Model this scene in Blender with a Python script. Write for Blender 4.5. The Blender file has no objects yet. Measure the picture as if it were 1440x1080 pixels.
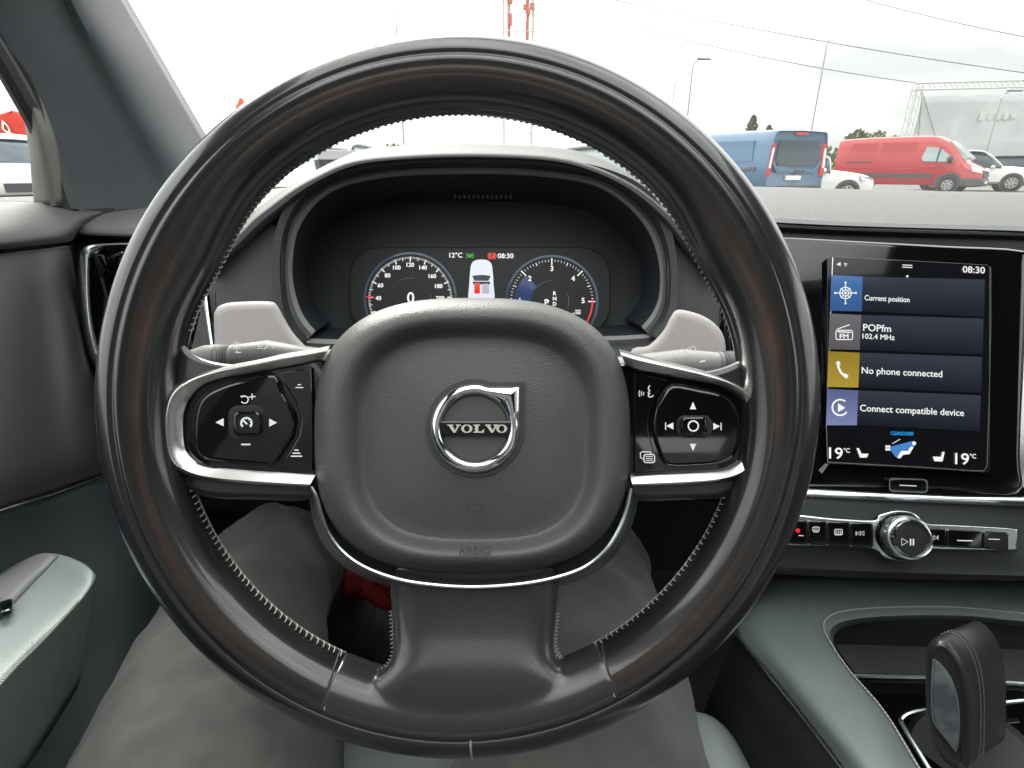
import bpy, bmesh, math, random
from mathutils import Vector, Matrix
from mathutils.geometry import tessellate_polygon
rnd = random.Random(7)
S = bpy.context.scene
COL = S.collection
R = math.radians
# ------------------------------------------------------------------ camera, sky, sun, exposure
F = 770.0                       # focal length in photograph pixels (1440 wide)
TH = R(21.4)                    # camera pitched down
CAM = Vector((0, 0, 1.02))
RT = Vector((1, 0, 0)); UP = Vector((0, math.sin(TH), math.cos(TH))); FW = Vector((0, math.cos(TH), -math.sin(TH)))
cd = bpy.data.cameras.new('camera'); cd.sensor_fit = 'HORIZONTAL'; cd.sensor_width = 36; cd.lens = 36 * F / 1440
cd.clip_start = 0.01; cd.clip_end = 3000
co = bpy.data.objects.new('camera', cd); COL.objects.link(co)
co.location = CAM; co.rotation_euler = (R(90) - TH, 0, 0); S.camera = co
EXPO = 2.55
S.view_settings.view_transform = 'Standard'; S.view_settings.look = 'None'
S.view_settings.exposure = EXPO; S.view_settings.gamma = 1; S.view_settings.use_curve_mapping = False
EM = 1 / 2 ** EXPO
SUN_EL, SUN_AZ = R(40), R(-28)   # azimuth measured from +y towards +x
wd = bpy.data.worlds.new('World'); S.world = wd; wd.use_nodes = True
nt = wd.node_tree; nt.nodes.clear()
def wn(t, **k):
    n = nt.nodes.new(t)
    for a, b in k.items(): setattr(n, a, b)
    return n
out = wn('ShaderNodeOutputWorld'); bg = wn('ShaderNodeBackground'); bg.inputs['Strength'].default_value = 0.1
sky = wn('ShaderNodeTexSky', sky_type='NISHITA', sun_disc=False)
sky.sun_elevation = SUN_EL; sky.sun_rotation = SUN_AZ; sky.air_density = 1.0; sky.dust_density = 3.0
hs = wn('ShaderNodeHueSaturation'); hs.inputs['Saturation'].default_value = 0.25; hs.inputs['Value'].default_value = 0.6
nt.links.new(sky.outputs[0], hs.inputs['Color'])
tc = wn('ShaderNodeTexCoord'); sp = wn('ShaderNodeSeparateXYZ'); nt.links.new(tc.outputs['Generated'], sp.inputs[0])
# overcast deck: (1 + 2 sin(elevation)) / 3, modulated by soft cloud noise
mx = wn('ShaderNodeMath', operation='MAXIMUM'); nt.links.new(sp.outputs['Z'], mx.inputs[0]); mx.inputs[1].default_value = 0.0
ml = wn('ShaderNodeMath', operation='MULTIPLY_ADD'); nt.links.new(mx.outputs[0], ml.inputs[0]); ml.inputs[1].default_value = 5.2; ml.inputs[2].default_value = 2.2
mp = wn('ShaderNodeMapping'); mp.inputs['Scale'].default_value = (1.6, 1.6, 7.0); mp.inputs['Location'].default_value = (2.1, 3.3, -0.1)
nt.links.new(tc.outputs['Generated'], mp.inputs[0])
nz = wn('ShaderNodeTexNoise'); nz.inputs['Scale'].default_value = 1.5; nz.inputs['Detail'].default_value = 4; nz.inputs['Roughness'].default_value = 0.42
nt.links.new(mp.outputs[0], nz.inputs['Vector'])
cr_ = wn('ShaderNodeMapRange'); cr_.inputs['From Min'].default_value = 0.3; cr_.inputs['From Max'].default_value = 0.7
cr_.inputs['To Min'].default_value = 0.56; cr_.inputs['To Max'].default_value = 1.4
nt.links.new(nz.outputs['Fac'], cr_.inputs['Value'])
cm = wn('ShaderNodeMath', operation='MULTIPLY'); nt.links.new(ml.outputs[0], cm.inputs[0]); nt.links.new(cr_.outputs[0], cm.inputs[1])
cc = wn('ShaderNodeCombineColor'); 
for i, f in enumerate((1.0, 1.0, 0.985)):
    q = wn('ShaderNodeMath', operation='MULTIPLY'); nt.links.new(cm.outputs[0], q.inputs[0]); q.inputs[1].default_value = f
    nt.links.new(q.outputs[0], cc.inputs[i])
mixw = wn('ShaderNodeMix', data_type='RGBA'); mixw.inputs['Factor'].default_value = 0.9
nt.links.new(hs.outputs[0], mixw.inputs[6]); nt.links.new(cc.outputs[0], mixw.inputs[7])
nt.links.new(mixw.outputs[2], bg.inputs['Color']); nt.links.new(bg.outputs[0], out.inputs[0])
sl = bpy.data.lights.new('sun', 'SUN'); sl.energy = 1.4; sl.angle = R(30); sl.color = (1, 0.96, 0.9)
so = bpy.data.objects.new('sun', sl); COL.objects.link(so)
sd = Vector((math.sin(SUN_AZ) * math.cos(SUN_EL), math.cos(SUN_AZ) * math.cos(SUN_EL), math.sin(SUN_EL)))
so.rotation_euler = sd.to_track_quat('Z', 'Y').to_euler(); so.location = (0, 0, 30)
S.cycles.use_denoising = True
S.cycles.max_bounces = 7; S.cycles.transparent_max_bounces = 24
S.cycles.caustics_reflective = False; S.cycles.caustics_refractive = False
S.cycles.sample_clamp_indirect = 6

# ------------------------------------------------------------------ helpers
def X(px, py, d):
    """photograph pixel + depth along the optical axis -> world point"""
    return CAM + RT * ((px - 720) / F * d) + UP * ((540 - py) / F * d) + FW * d
def Xv(t): return X(*t)
class Plane:
    """a real plane in the cabin; measured pixels are cast onto it"""
    def __init__(s, o, n): s.o = o; s.n = n.normalized()
    def at(s, px, py, lift=0):
        r = RT * ((px - 720) / F) + UP * ((540 - py) / F) + FW
        t = (s.o + s.n * lift - CAM).dot(s.n) / r.dot(s.n)
        return CAM + r * t
def plane3(a, b, c):
    a, b, c = X(*a), X(*b), X(*c); n = (b - a).cross(c - a)
    if n.dot(CAM - a) < 0: n = -n
    return Plane(a, n)
def flat(d): return Plane(X(720, 540, d), -FW)
def cr(pts, n, closed=False):
    """Catmull-Rom resample, n steps for each span"""
    P = [tuple(map(float, p)) for p in pts]; m = len(P); o = []
    spans = m if closed else m - 1
    for i in range(spans):
        if closed: a, b, c, d = P[(i - 1) % m], P[i], P[(i + 1) % m], P[(i + 2) % m]
        else:
            b, c = P[i], P[i + 1]
            a = P[i - 1] if i > 0 else tuple(2 * x - y for x, y in zip(b, c))
            d = P[i + 2] if i + 2 < m else tuple(2 * y - x for x, y in zip(b, c))
        for k in range(n):
            t = k / n
            o.append(tuple(0.5 * (2 * q + (r - p) * t + (2 * p - 5 * q + 4 * r - s) * t * t + (3 * q - p - 3 * r + s) * t ** 3) for p, q, r, s in zip(a, b, c, d)))
    if not closed: o.append(P[-1])
    return o
def resample(pts, n, closed=False):
    """equal arc-length resample of a polyline of tuples"""
    P = [Vector(p) for p in pts]
    if closed: P = P + [P[0]]
    L = [0]
    for a, b in zip(P, P[1:]): L.append(L[-1] + (b - a).length)
    o = []; j = 0; cnt = n if closed else n - 1
    for i in range(n):
        s = L[-1] * i / cnt
        while j < len(L) - 2 and L[j + 1] < s: j += 1
        t = 0 if L[j + 1] == L[j] else (s - L[j]) / (L[j + 1] - L[j])
        o.append(tuple(P[j].lerp(P[j + 1], min(1, t))))
    return o
class MB:
    def __init__(s): s.v = []; s.f = []
    def add(s, vs, fs):
        b = len(s.v); s.v += [Vector(v) for v in vs]; s.f += [tuple(i + b for i in f) for f in fs]; return s
    def grid(s, rows, cu=False, cv=False, caps=False):
        n, m = len(rows), len(rows[0]); b = len(s.v)
        for r in rows: s.v += [Vector(p) for p in r]
        for i in range(n if cv else n - 1):
            for j in range(m if cu else m - 1):
                i2, j2 = (i + 1) % n, (j + 1) % m
                s.f.append((b + i * m + j, b + i * m + j2, b + i2 * m + j2, b + i2 * m + j))
        if caps:
            s.f.append(tuple(b + j for j in range(m))[::-1]); s.f.append(tuple(b + (n - 1) * m + j for j in range(m)))
        return s
    def tube(s, pts, r, k=8, closed=False, caps=True):
        P = [Vector(p) for p in pts]; rows = []; n = len(P)
        rr = r if hasattr(r, '__len__') else [r] * n
        prev = None
        for i, p in enumerate(P):
            t = (P[(i + 1) % n] - P[i - 1]) if (closed or 0 < i < n - 1) else (P[1] - P[0] if i == 0 else P[-1] - P[-2])
            t.normalize()
            if prev is None:
                a = Vector((0, 0, 1)) if abs(t.z) < .9 else Vector((1, 0, 0)); u = t.cross(a).normalized()
            else: u = (prev - t * prev.dot(t)).normalized()
            prev = u; w = t.cross(u)
            rows.append([p + (u * math.cos(2 * math.pi * j / k) + w * math.sin(2 * math.pi * j / k)) * rr[i] for j in range(k)])
        return s.grid(rows, cu=True, cv=closed, caps=(caps and not closed))
    def box(s, c, sx, sy, sz, rot=None):
        c = Vector(c); vs = []
        for z in (-1, 1):
            for y in (-1, 1):
                for x in (-1, 1):
                    v = Vector((x * sx / 2, y * sy / 2, z * sz / 2)); vs.append(c + (rot @ v if rot else v))
        return s.add(vs, [(0, 2, 3, 1), (4, 5, 7, 6), (0, 1, 5, 4), (2, 6, 7, 3), (0, 4, 6, 2), (1, 3, 7, 5)])
    def sphere(s, c, rx, ry, rz, k=14, m=8):
        rows = []
        for i in range(m + 1):
            a = math.pi * i / m
            rows.append([Vector(c) + Vector((rx * math.sin(a) * math.cos(2 * math.pi * j / k), ry * math.sin(a) * math.sin(2 * math.pi * j / k), rz * math.cos(a))) for j in range(k)])
        return s.grid(rows, cu=True)
def root(name, label, cat, loc, group=None):
    o = bpy.data.objects.new(name, None); COL.objects.link(o); o.location = loc; o.empty_display_size = .02
    o['label'] = label; o['category'] = cat
    if group: o['group'] = group
    return o
def wloc(o):
    v = Vector((0, 0, 0))
    while o: v += o.location; o = o.parent
    return v
def obj(name, mb, mat, parent=None, smooth=35, bevel=0, solid=0, sub=0, weld=False):
    me = bpy.data.meshes.new(name); off = wloc(parent) if parent else Vector((0, 0, 0))
    me.from_pydata([tuple(v - off) for v in mb.v], [], mb.f); me.update()
    bm = bmesh.new(); bm.from_mesh(me)
    if weld: bmesh.ops.remove_doubles(bm, verts=bm.verts, dist=1e-6)
    if not solid: bmesh.ops.recalc_face_normals(bm, faces=bm.faces)
    elif sum(f.normal.dot(CAM - off - f.calc_center_median()) * f.calc_area() for f in bm.faces) < 0: bmesh.ops.reverse_faces(bm, faces=bm.faces)
    bm.to_mesh(me); bm.free()
    o = bpy.data.objects.new(name, me); COL.objects.link(o); me.materials.append(mat)
    if parent: o.parent = parent
    if smooth:
        for p in me.polygons: p.use_smooth = True
        if smooth < 180: me.set_sharp_from_angle(angle=R(smooth))
    if solid:
        m = o.modifiers.new('s', 'SOLIDIFY'); m.thickness = abs(solid); m.offset = -1 if solid > 0 else 1
    if bevel:
        m = o.modifiers.new('b', 'BEVEL'); m.width = bevel; m.segments = 3; m.limit_method = 'ANGLE'; m.angle_limit = R(30)
    if sub:
        m = o.modifiers.new('u', 'SUBSURF'); m.levels = m.render_levels = sub
    return o
def single(o, label, cat, group=None, kind=None):
    o['label'] = label
    if cat: o['category'] = cat
    if group: o['group'] = group
    if kind: o['kind'] = kind
    return o
def sheet(rows, nu=6, nv=6):
    """smooth freeform surface through a control grid of (px, py, depth)"""
    W = [[tuple(X(*p)) for p in r] for r in rows]
    return wsheet(W, nu, nv)
def wsheet(W, nu=6, nv=6):
    a = [cr(r, nu) for r in W]
    cols = [cr([a[i][j] for i in range(len(a))], nv) for j in range(len(a[0]))]
    return MB().grid([[cols[j][i] for j in range(len(cols))] for i in range(len(cols[0]))])
def offset2(pts, r):
    """inset a closed 2-D outline by r"""
    n = len(pts); A = sum(pts[i][0] * pts[(i + 1) % n][1] - pts[(i + 1) % n][0] * pts[i][1] for i in range(n))
    sg = 1 if A > 0 else -1; o = []
    for i in range(n):
        a, b, c = Vector(pts[i - 1]), Vector(pts[i]), Vector(pts[(i + 1) % n])
        t = (c - a); t.normalize() if t.length > 0 else None
        o.append((b.x - t.y * r * sg, b.y + t.x * r * sg))
    return o
def plate(outline, pl, front, back, bev=2.0, steps=4, smooth_n=0):
    """solid rounded slab: 2-D pixel outline cast on plane pl; front/back are metres toward the viewer; bev in px"""
    if smooth_n: outline = cr(outline, smooth_n, True)
    mb = MB(); bm_ = bev * 0.0005; rows = [[pl.at(x, y, back) for x, y in outline]]
    for k in range(steps + 1):
        a = math.pi / 2 * k / steps
        o = offset2(outline, bev * (1 - math.cos(a)))
        rows.append([pl.at(x, y, front - bm_ * (1 - math.sin(a))) for x, y in o])
    mb.grid(rows, cu=True); last = rows[-1]; b = len(mb.v)
    mb.v += last
    for t in tessellate_polygon([[Vector((*offset2(outline, bev)[i], 0)) for i in range(len(outline))]]): mb.f.append(tuple(b + i for i in t))
    b2 = len(mb.v); mb.v += rows[0]
    for t in tessellate_polygon([[Vector((*p, 0)) for p in outline]]): mb.f.append(tuple(b2 + i for i in t[::-1]))
    return mb
def rrect(x0, y0, x1, y1, r, k=5, skew=0):
    o = []
    for cx, cy, a0 in ((x1 - r, y0 + r, -90), (x1 - r, y1 - r, 0), (x0 + r, y1 - r, 90), (x0 + r, y0 + r, 180)):
        for i in range(k + 1):
            a = R(a0 + 90 * i / k); o.append((cx + r * math.cos(a), cy + r * math.sin(a)))
    return [(x, y + skew * (x - x0)) for x, y in o]
FONT = {}
def text_mesh(t):
    if t not in FONT:
        cu = bpy.data.curves.new('t', 'FONT'); cu.body = t; cu.resolution_u = 3
        o = bpy.data.objects.new('t', cu); COL.objects.link(o)
        dg = bpy.context.evaluated_depsgraph_get(); me = bpy.data.meshes.new_from_object(o.evaluated_get(dg))
        FONT[t] = ([tuple(v.co) for v in me.vertices], [tuple(p.vertices) for p in me.polygons])
        bpy.data.objects.remove(o); bpy.data.curves.remove(cu); bpy.data.meshes.remove(me)
    return FONT[t]
class Draw(MB):
    """flat print on a plane, drawn in measured pixels"""
    def __init__(s, pl, lift=0.0004): super().__init__(); s.pl = pl; s.l = lift
    def P(s, x, y): return s.pl.at(x, y, s.l)
    def poly(s, pts):
        b = len(s.v); s.v += [s.P(*p) for p in pts]
        for t in tessellate_polygon([[Vector((x, y, 0)) for x, y in pts]]): s.f.append(tuple(b + i for i in t))
        return s
    def line(s, pts, w, closed=False):
        n = len(pts); L = []; Rr = []
        for i in range(n):
            a = Vector(pts[i - 1] if (i > 0 or closed) else pts[i]); c = Vector(pts[(i + 1) % n] if (i < n - 1 or closed) else pts[i])
            t = (c - a).normalized(); nn = Vector((-t.y, t.x)) * w / 2; p = Vector(pts[i])
            L.append(s.P(*(p + nn))); Rr.append(s.P(*(p - nn)))
        return s.grid([L, Rr], cu=closed)
    def arc(s, cx, cy, r, a0, a1, w, ry=None, n=None):
        ry = ry or r; n = n or max(6, int(abs(a1 - a0) / 6))
        return s.line([(cx + r * math.cos(R(a0 + (a1 - a0) * i / n)), cy - ry * math.sin(R(a0 + (a1 - a0) * i / n))) for i in range(n + 1)], w)
    def disc(s, cx, cy, r, n=20): return s.poly([(cx + r * math.cos(2 * math.pi * i / n), cy + r * math.sin(2 * math.pi * i / n)) for i in range(n)])
    def text(s, t, x, y, width=None, h=None, align='L', slope=0, bold=0):
        vs, fs = text_mesh(t); x0 = min(v[0] for v in vs); x1 = max(v[0] for v in vs)
        cap = 0.69; sc = (h / cap) if h else width / (x1 - x0); sx = width / (x1 - x0) if width else sc
        W = (x1 - x0) * sx; ox = {'L': 0, 'C': -W / 2, 'R': -W}[align]
        for dx, dy in ([(0, 0)] if not bold else [(-bold, 0), (bold, 0), (0, bold), (0, -bold)]):
            b = len(s.v)
            for v in vs:
                px = x + ox + (v[0] - x0) * sx + dx; s.v.append(s.P(px, y - v[1] * sc + slope * (px - x) + dy))
            s.f += [tuple(i + b for i in f) for f in fs]; s.l += 0.00002
        return s
# ------------------------------------------------------------------ materials
def mat(name, col, rough=.5, metal=0, bump=None, var=None, spec=.5, coat=0, coat_r=.1, emit=None, sheen=0, rvar=0):
    m = bpy.data.materials.new(name); m.use_nodes = True; n = m.node_tree; b = n.nodes['Principled BSDF']
    b.inputs['Base Color'].default_value = (*col, 1); b.inputs['Roughness'].default_value = rough; b.inputs['Metallic'].default_value = metal
    b.inputs['Specular IOR Level'].default_value = spec; b.inputs['Coat Weight'].default_value = coat; b.inputs['Coat Roughness'].default_value = coat_r
    b.inputs['Sheen Weight'].default_value = sheen
    if emit:
        b.inputs['Emission Color'].default_value = (*emit[0], 1); b.inputs['Emission Strength'].default_value = emit[1] * EM
    tc = n.nodes.new('ShaderNodeTexCoord')
    def noise(scale, detail=3, stretch=None):
        t = n.nodes.new('ShaderNodeTexNoise'); t.inputs['Scale'].default_value = scale; t.inputs['Detail'].default_value = detail
        if stretch:
            mp = n.nodes.new('ShaderNodeMapping'); mp.inputs['Scale'].default_value = stretch; n.links.new(tc.outputs['Object'], mp.inputs[0]); n.links.new(mp.outputs[0], t.inputs['Vector'])
        else: n.links.new(tc.outputs['Object'], t.inputs['Vector'])
        return t
    if bump:
        kind, scale, dist = bump[:3]
        if kind == 'leather':
            t = n.nodes.new('ShaderNodeTexVoronoi'); t.feature = 'F1'; t.inputs['Scale'].default_value = scale; n.links.new(tc.outputs['Object'], t.inputs['Vector']); h = t.outputs['Distance']
        else: t = noise(scale, 4, bump[3] if len(bump) > 3 else None); h = t.outputs['Fac']
        bp = n.nodes.new('ShaderNodeBump'); bp.inputs['Distance'].default_value = dist; bp.inputs['Strength'].default_value = .6
        n.links.new(h, bp.inputs['Height']); n.links.new(bp.outputs[0], b.inputs['Normal'])
    if var:
        c2, scale, lo, hi = var[:4]; t = noise(scale, 5, var[4] if len(var) > 4 else None)
        mr = n.nodes.new('ShaderNodeMapRange'); mr.inputs['From Min'].default_value = lo; mr.inputs['From Max'].default_value = hi; n.links.new(t.outputs['Fac'], mr.inputs['Value'])
        mi = n.nodes.new('ShaderNodeMix'); mi.data_type = 'RGBA'; mi.inputs[6].default_value = (*col, 1); mi.inputs[7].default_value = (*c2, 1)
        n.links.new(mr.outputs[0], mi.inputs['Factor']); n.links.new(mi.outputs[2], b.inputs['Base Color'])
    if rvar:
        t = noise(35, 6); mr = n.nodes.new('ShaderNodeMapRange'); mr.inputs['From Min'].default_value = .3; mr.inputs['From Max'].default_value = .7
        mr.inputs['To Min'].default_value = max(.02, rough - rvar); mr.inputs['To Max'].default_value = rough + rvar
        n.links.new(t.outputs['Fac'], mr.inputs['Value']); n.links.new(mr.outputs[0], b.inputs['Roughness'])
    return m
def glass(name, tint=(.97, .99, .98), veil=.0, refl=.35):
    m = bpy.data.materials.new(name); m.use_nodes = True; n = m.node_tree; n.nodes.clear()
    o = n.nodes.new('ShaderNodeOutputMaterial'); tr = n.nodes.new('ShaderNodeBsdfTransparent'); tr.inputs[0].default_value = (*tint, 1)
    gl = n.nodes.new('ShaderNodeBsdfGlossy'); gl.inputs['Roughness'].default_value = .02
    fr = n.nodes.new('ShaderNodeFresnel'); fr.inputs[0].default_value = 1.3
    fm = n.nodes.new('ShaderNodeMath'); fm.operation = 'MULTIPLY'; fm.inputs[1].default_value = refl; n.links.new(fr.outputs[0], fm.inputs[0])
    m1 = n.nodes.new('ShaderNodeMixShader'); n.links.new(fm.outputs[0], m1.inputs[0]); n.links.new(tr.outputs[0], m1.inputs[1]); n.links.new(gl.outputs[0], m1.inputs[2])
    last = m1
    if veil:
        df = n.nodes.new('ShaderNodeBsdfTranslucent'); df.inputs[0].default_value = (.9, .9, .88, 1)
        m2 = n.nodes.new('ShaderNodeMixShader'); m2.inputs[0].default_value = veil; n.links.new(m1.outputs[0], m2.inputs[1]); n.links.new(df.outputs[0], m2.inputs[2]); last = m2
    n.links.new(last.outputs[0], o.inputs[0]); return m
def screen(name, col, k=1.0, col2=None, z0=0, z1=1):
    """a lit display pixel area behind glossy glass; optional vertical gradient in the displayed image"""
    m = mat(name, (0.004, 0.004, 0.005), .08, emit=(col, k))
    if col2:
        n = m.node_tree; g = n.nodes.new('ShaderNodeNewGeometry'); sp = n.nodes.new('ShaderNodeSeparateXYZ'); n.links.new(g.outputs['Position'], sp.inputs[0])
        mr = n.nodes.new('ShaderNodeMapRange'); mr.inputs['From Min'].default_value = z0; mr.inputs['From Max'].default_value = z1; n.links.new(sp.outputs['Z'], mr.inputs['Value'])
        mi = n.nodes.new('ShaderNodeMix'); mi.data_type = 'RGBA'; mi.inputs[6].default_value = (*col, 1); mi.inputs[7].default_value = (*col2, 1)
        n.links.new(mr.outputs[0], mi.inputs['Factor']); n.links.new(mi.outputs[2], n.nodes['Principled BSDF'].inputs['Emission Color'])
    return m
M = {}
M['rim'] = mat('rim_leather', (.012, .012, .0125), .30, bump=('leather', 700, .00006), spec=.4, coat=.9, coat_r=.11)
def add_streak(m, col, k):
    n = m.node_tree; b = n.nodes['Principled BSDF']; at = n.nodes.new('ShaderNodeAttribute'); at.attribute_name = 'brown_streak'
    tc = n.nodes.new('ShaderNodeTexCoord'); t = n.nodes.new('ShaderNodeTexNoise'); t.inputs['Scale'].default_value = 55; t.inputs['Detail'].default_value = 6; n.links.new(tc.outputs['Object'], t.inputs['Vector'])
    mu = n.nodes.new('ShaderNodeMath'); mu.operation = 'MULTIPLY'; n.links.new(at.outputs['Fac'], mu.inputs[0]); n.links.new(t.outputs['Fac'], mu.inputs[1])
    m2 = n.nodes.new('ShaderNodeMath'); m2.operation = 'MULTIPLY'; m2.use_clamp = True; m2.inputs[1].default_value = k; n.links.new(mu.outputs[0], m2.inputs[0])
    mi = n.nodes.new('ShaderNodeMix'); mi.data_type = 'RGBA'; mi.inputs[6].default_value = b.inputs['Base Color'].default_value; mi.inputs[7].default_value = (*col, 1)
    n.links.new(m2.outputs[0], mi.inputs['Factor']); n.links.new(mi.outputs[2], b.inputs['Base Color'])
add_streak(M['rim'], (.07, .038, .027), 1.3)
M['spoke'] = mat('spoke_leather', (.024, .025, .025), .30, bump=('leather', 1300, .00006), rvar=.02, spec=.5, coat=.6, coat_r=.16)
M['pad'] = mat('airbag_plastic', (.072, .072, .069), .43, bump=('leather', 1300, .0003), var=((.08, .08, .077), 30, .4, .7))
M['silver'] = mat('satin_silver', (.64, .63, .62), .27, 1)
M['chrome'] = mat('chrome', (.90, .90, .91), .10, 1)
M['chrome_s'] = mat('satin_chrome', (.80, .83, .85), .24, 1)
M['piano'] = mat('piano_black', (.004, .004, .005), .05, coat=.5, coat_r=.03, bump=('noise', 12, .00006), rvar=.03)
M['gap'] = mat('black_gap_plastic', (.012, .012, .013), .6)  # plain black plastic for gaps, seams and lower panels
M['icon'] = mat('glowing_white_print', (.78, .78, .78), .5, emit=((1, 1, 1), .15))  # symbols lifted by a faint added glow
M['stitch'] = mat('grey_thread', (.25, .25, .225), .8)
M['dash'] = mat('dash_soft_grey', (.092, .090, .091), .75, bump=('leather', 700, .0004), var=((.115, .112, .112), 180, .35, .7))
M['sill'] = mat('door_sill_vinyl', (.050, .052, .052), .65, bump=('leather', 700, .0004))
M['dark'] = mat('dark_grain_plastic', (.035, .037, .040), .6, bump=('leather', 900, .0002))
M['dark2'] = mat('dark_plastic', (.055, .056, .058), .55, bump=('leather', 900, .0002), var=((.065, .066, .066), 40, .4, .7))
M['hood_in'] = mat('cluster_cavity_plastic', (.022, .026, .033), .5, bump=('noise', 700, .0001))
M['bezel'] = mat('cluster_bezel', (.24, .245, .24), .45)
M['shroud'] = mat('column_cover_grey', (.40, .365, .36), .6, bump=('leather', 1200, .0002))
M['teal'] = mat('teal_grey_leather', (.145, .172, .168), .42, bump=('leather', 700, .00018), rvar=.03, var=((.155, .182, .178), 60, .4, .7))
M['seat'] = mat('seat_leather', (.36, .40, .39), .45, bump=('noise', 110, .0012), rvar=.06)
M['door_t'] = mat('door_teal_vinyl', (.045, .06, .06), .6, bump=('leather', 700, .0002))
M['door_d'] = mat('door_dark_vinyl', (.030, .031, .033), .6, bump=('leather', 700, .0002))
M['pillar'] = mat('pillar_fabric', (.050, .055, .062), .9, bump=('noise', 900, .0003), sheen=.2)
M['liner'] = mat('headliner_fabric', (.045, .047, .05), .95, bump=('noise', 500, .0003))
M['carpet'] = mat('black_carpet', (.012, .012, .013), .98, bump=('noise', 700, .002))
M['jeans'] = mat('faded_black_denim', (.050, .049, .048), .92, bump=('noise', 1400, .0008), var=((.078, .075, .072), 16, .42, .66), sheen=.15)
M['red_cloth'] = mat('red_cloth', (.20, .008, .014), .85, bump=('noise', 300, .001))
M['glass'] = glass('window_glass'); M['windshield'] = glass('windshield_glass', veil=.009, refl=.12)
M['tint'] = glass('added_rear_tint', (.5, .52, .52))  # tint invented for the unseen rear panes to weaken their reflections
M['lens'] = mat('clear_lens', (.55, .57, .6), .08, coat=.5)
# ================================================================== OUTSIDE
M['asphalt'] = mat('asphalt', (.085, .084, .082), .92, bump=('noise', 60, .01), var=((.12, .118, .112), 1.5, .4, .65))
g = MB().grid([[Vector((x, y, 0)) for x in (-1500, -60, 0, 60, 1500)] for y in (-1500, -40, 40, 100, 1500)])
single(obj('ground', g, M['asphalt'], smooth=0), 'grey asphalt car park ground around the vehicles', None, kind='structure')
def out_at(px, py, z):
    """world point on the horizontal plane z that a pixel looks at"""
    r = RT * ((px - 720) / F) + UP * ((540 - py) / F) + FW; return CAM + r * ((z - CAM.z) / r.z)
def out_y(px, py, y):
    r = RT * ((px - 720) / F) + UP * ((540 - py) / F) + FW; return CAM + r * (y / r.y)
def paint(name, c, coat=.8): return mat(name, c, .35, coat=coat, coat_r=.04, bump=('noise', 3, .002))
M['v_red'] = paint('red_paint', (.42, .012, .018)); M['v_blue'] = paint('blue_paint', (.045, .125, .235)); M['v_white'] = paint('white_paint', (.66, .66, .63))
M['v_silver'] = mat('silver_paint', (.42, .43, .44), .35, .3, coat=.6); M['v_dark'] = paint('dark_paint', (.03, .034, .04))
M['v_glass'] = mat('car_glass', (.025, .045, .06), .03, spec=.8); M['v_glass2'] = mat('car_glass_light', (.33, .40, .40), .05, spec=.7)
M['v_trim'] = mat('grey_bumper_plastic', (.06, .062, .066), .7); M['tyre'] = mat('tyre_rubber', (.02, .02, .02), .85); M['alloy'] = mat('alloy_rim', (.42, .42, .43), .35, .6)
M['lamp_r'] = mat('red_lamp', (.55, .015, .02), .15, coat=.6); M['lamp_w'] = mat('white_lamp', (.78, .78, .76), .12, coat=.6); M['number'] = mat('number_plate', (.75, .75, .72), .5)
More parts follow.
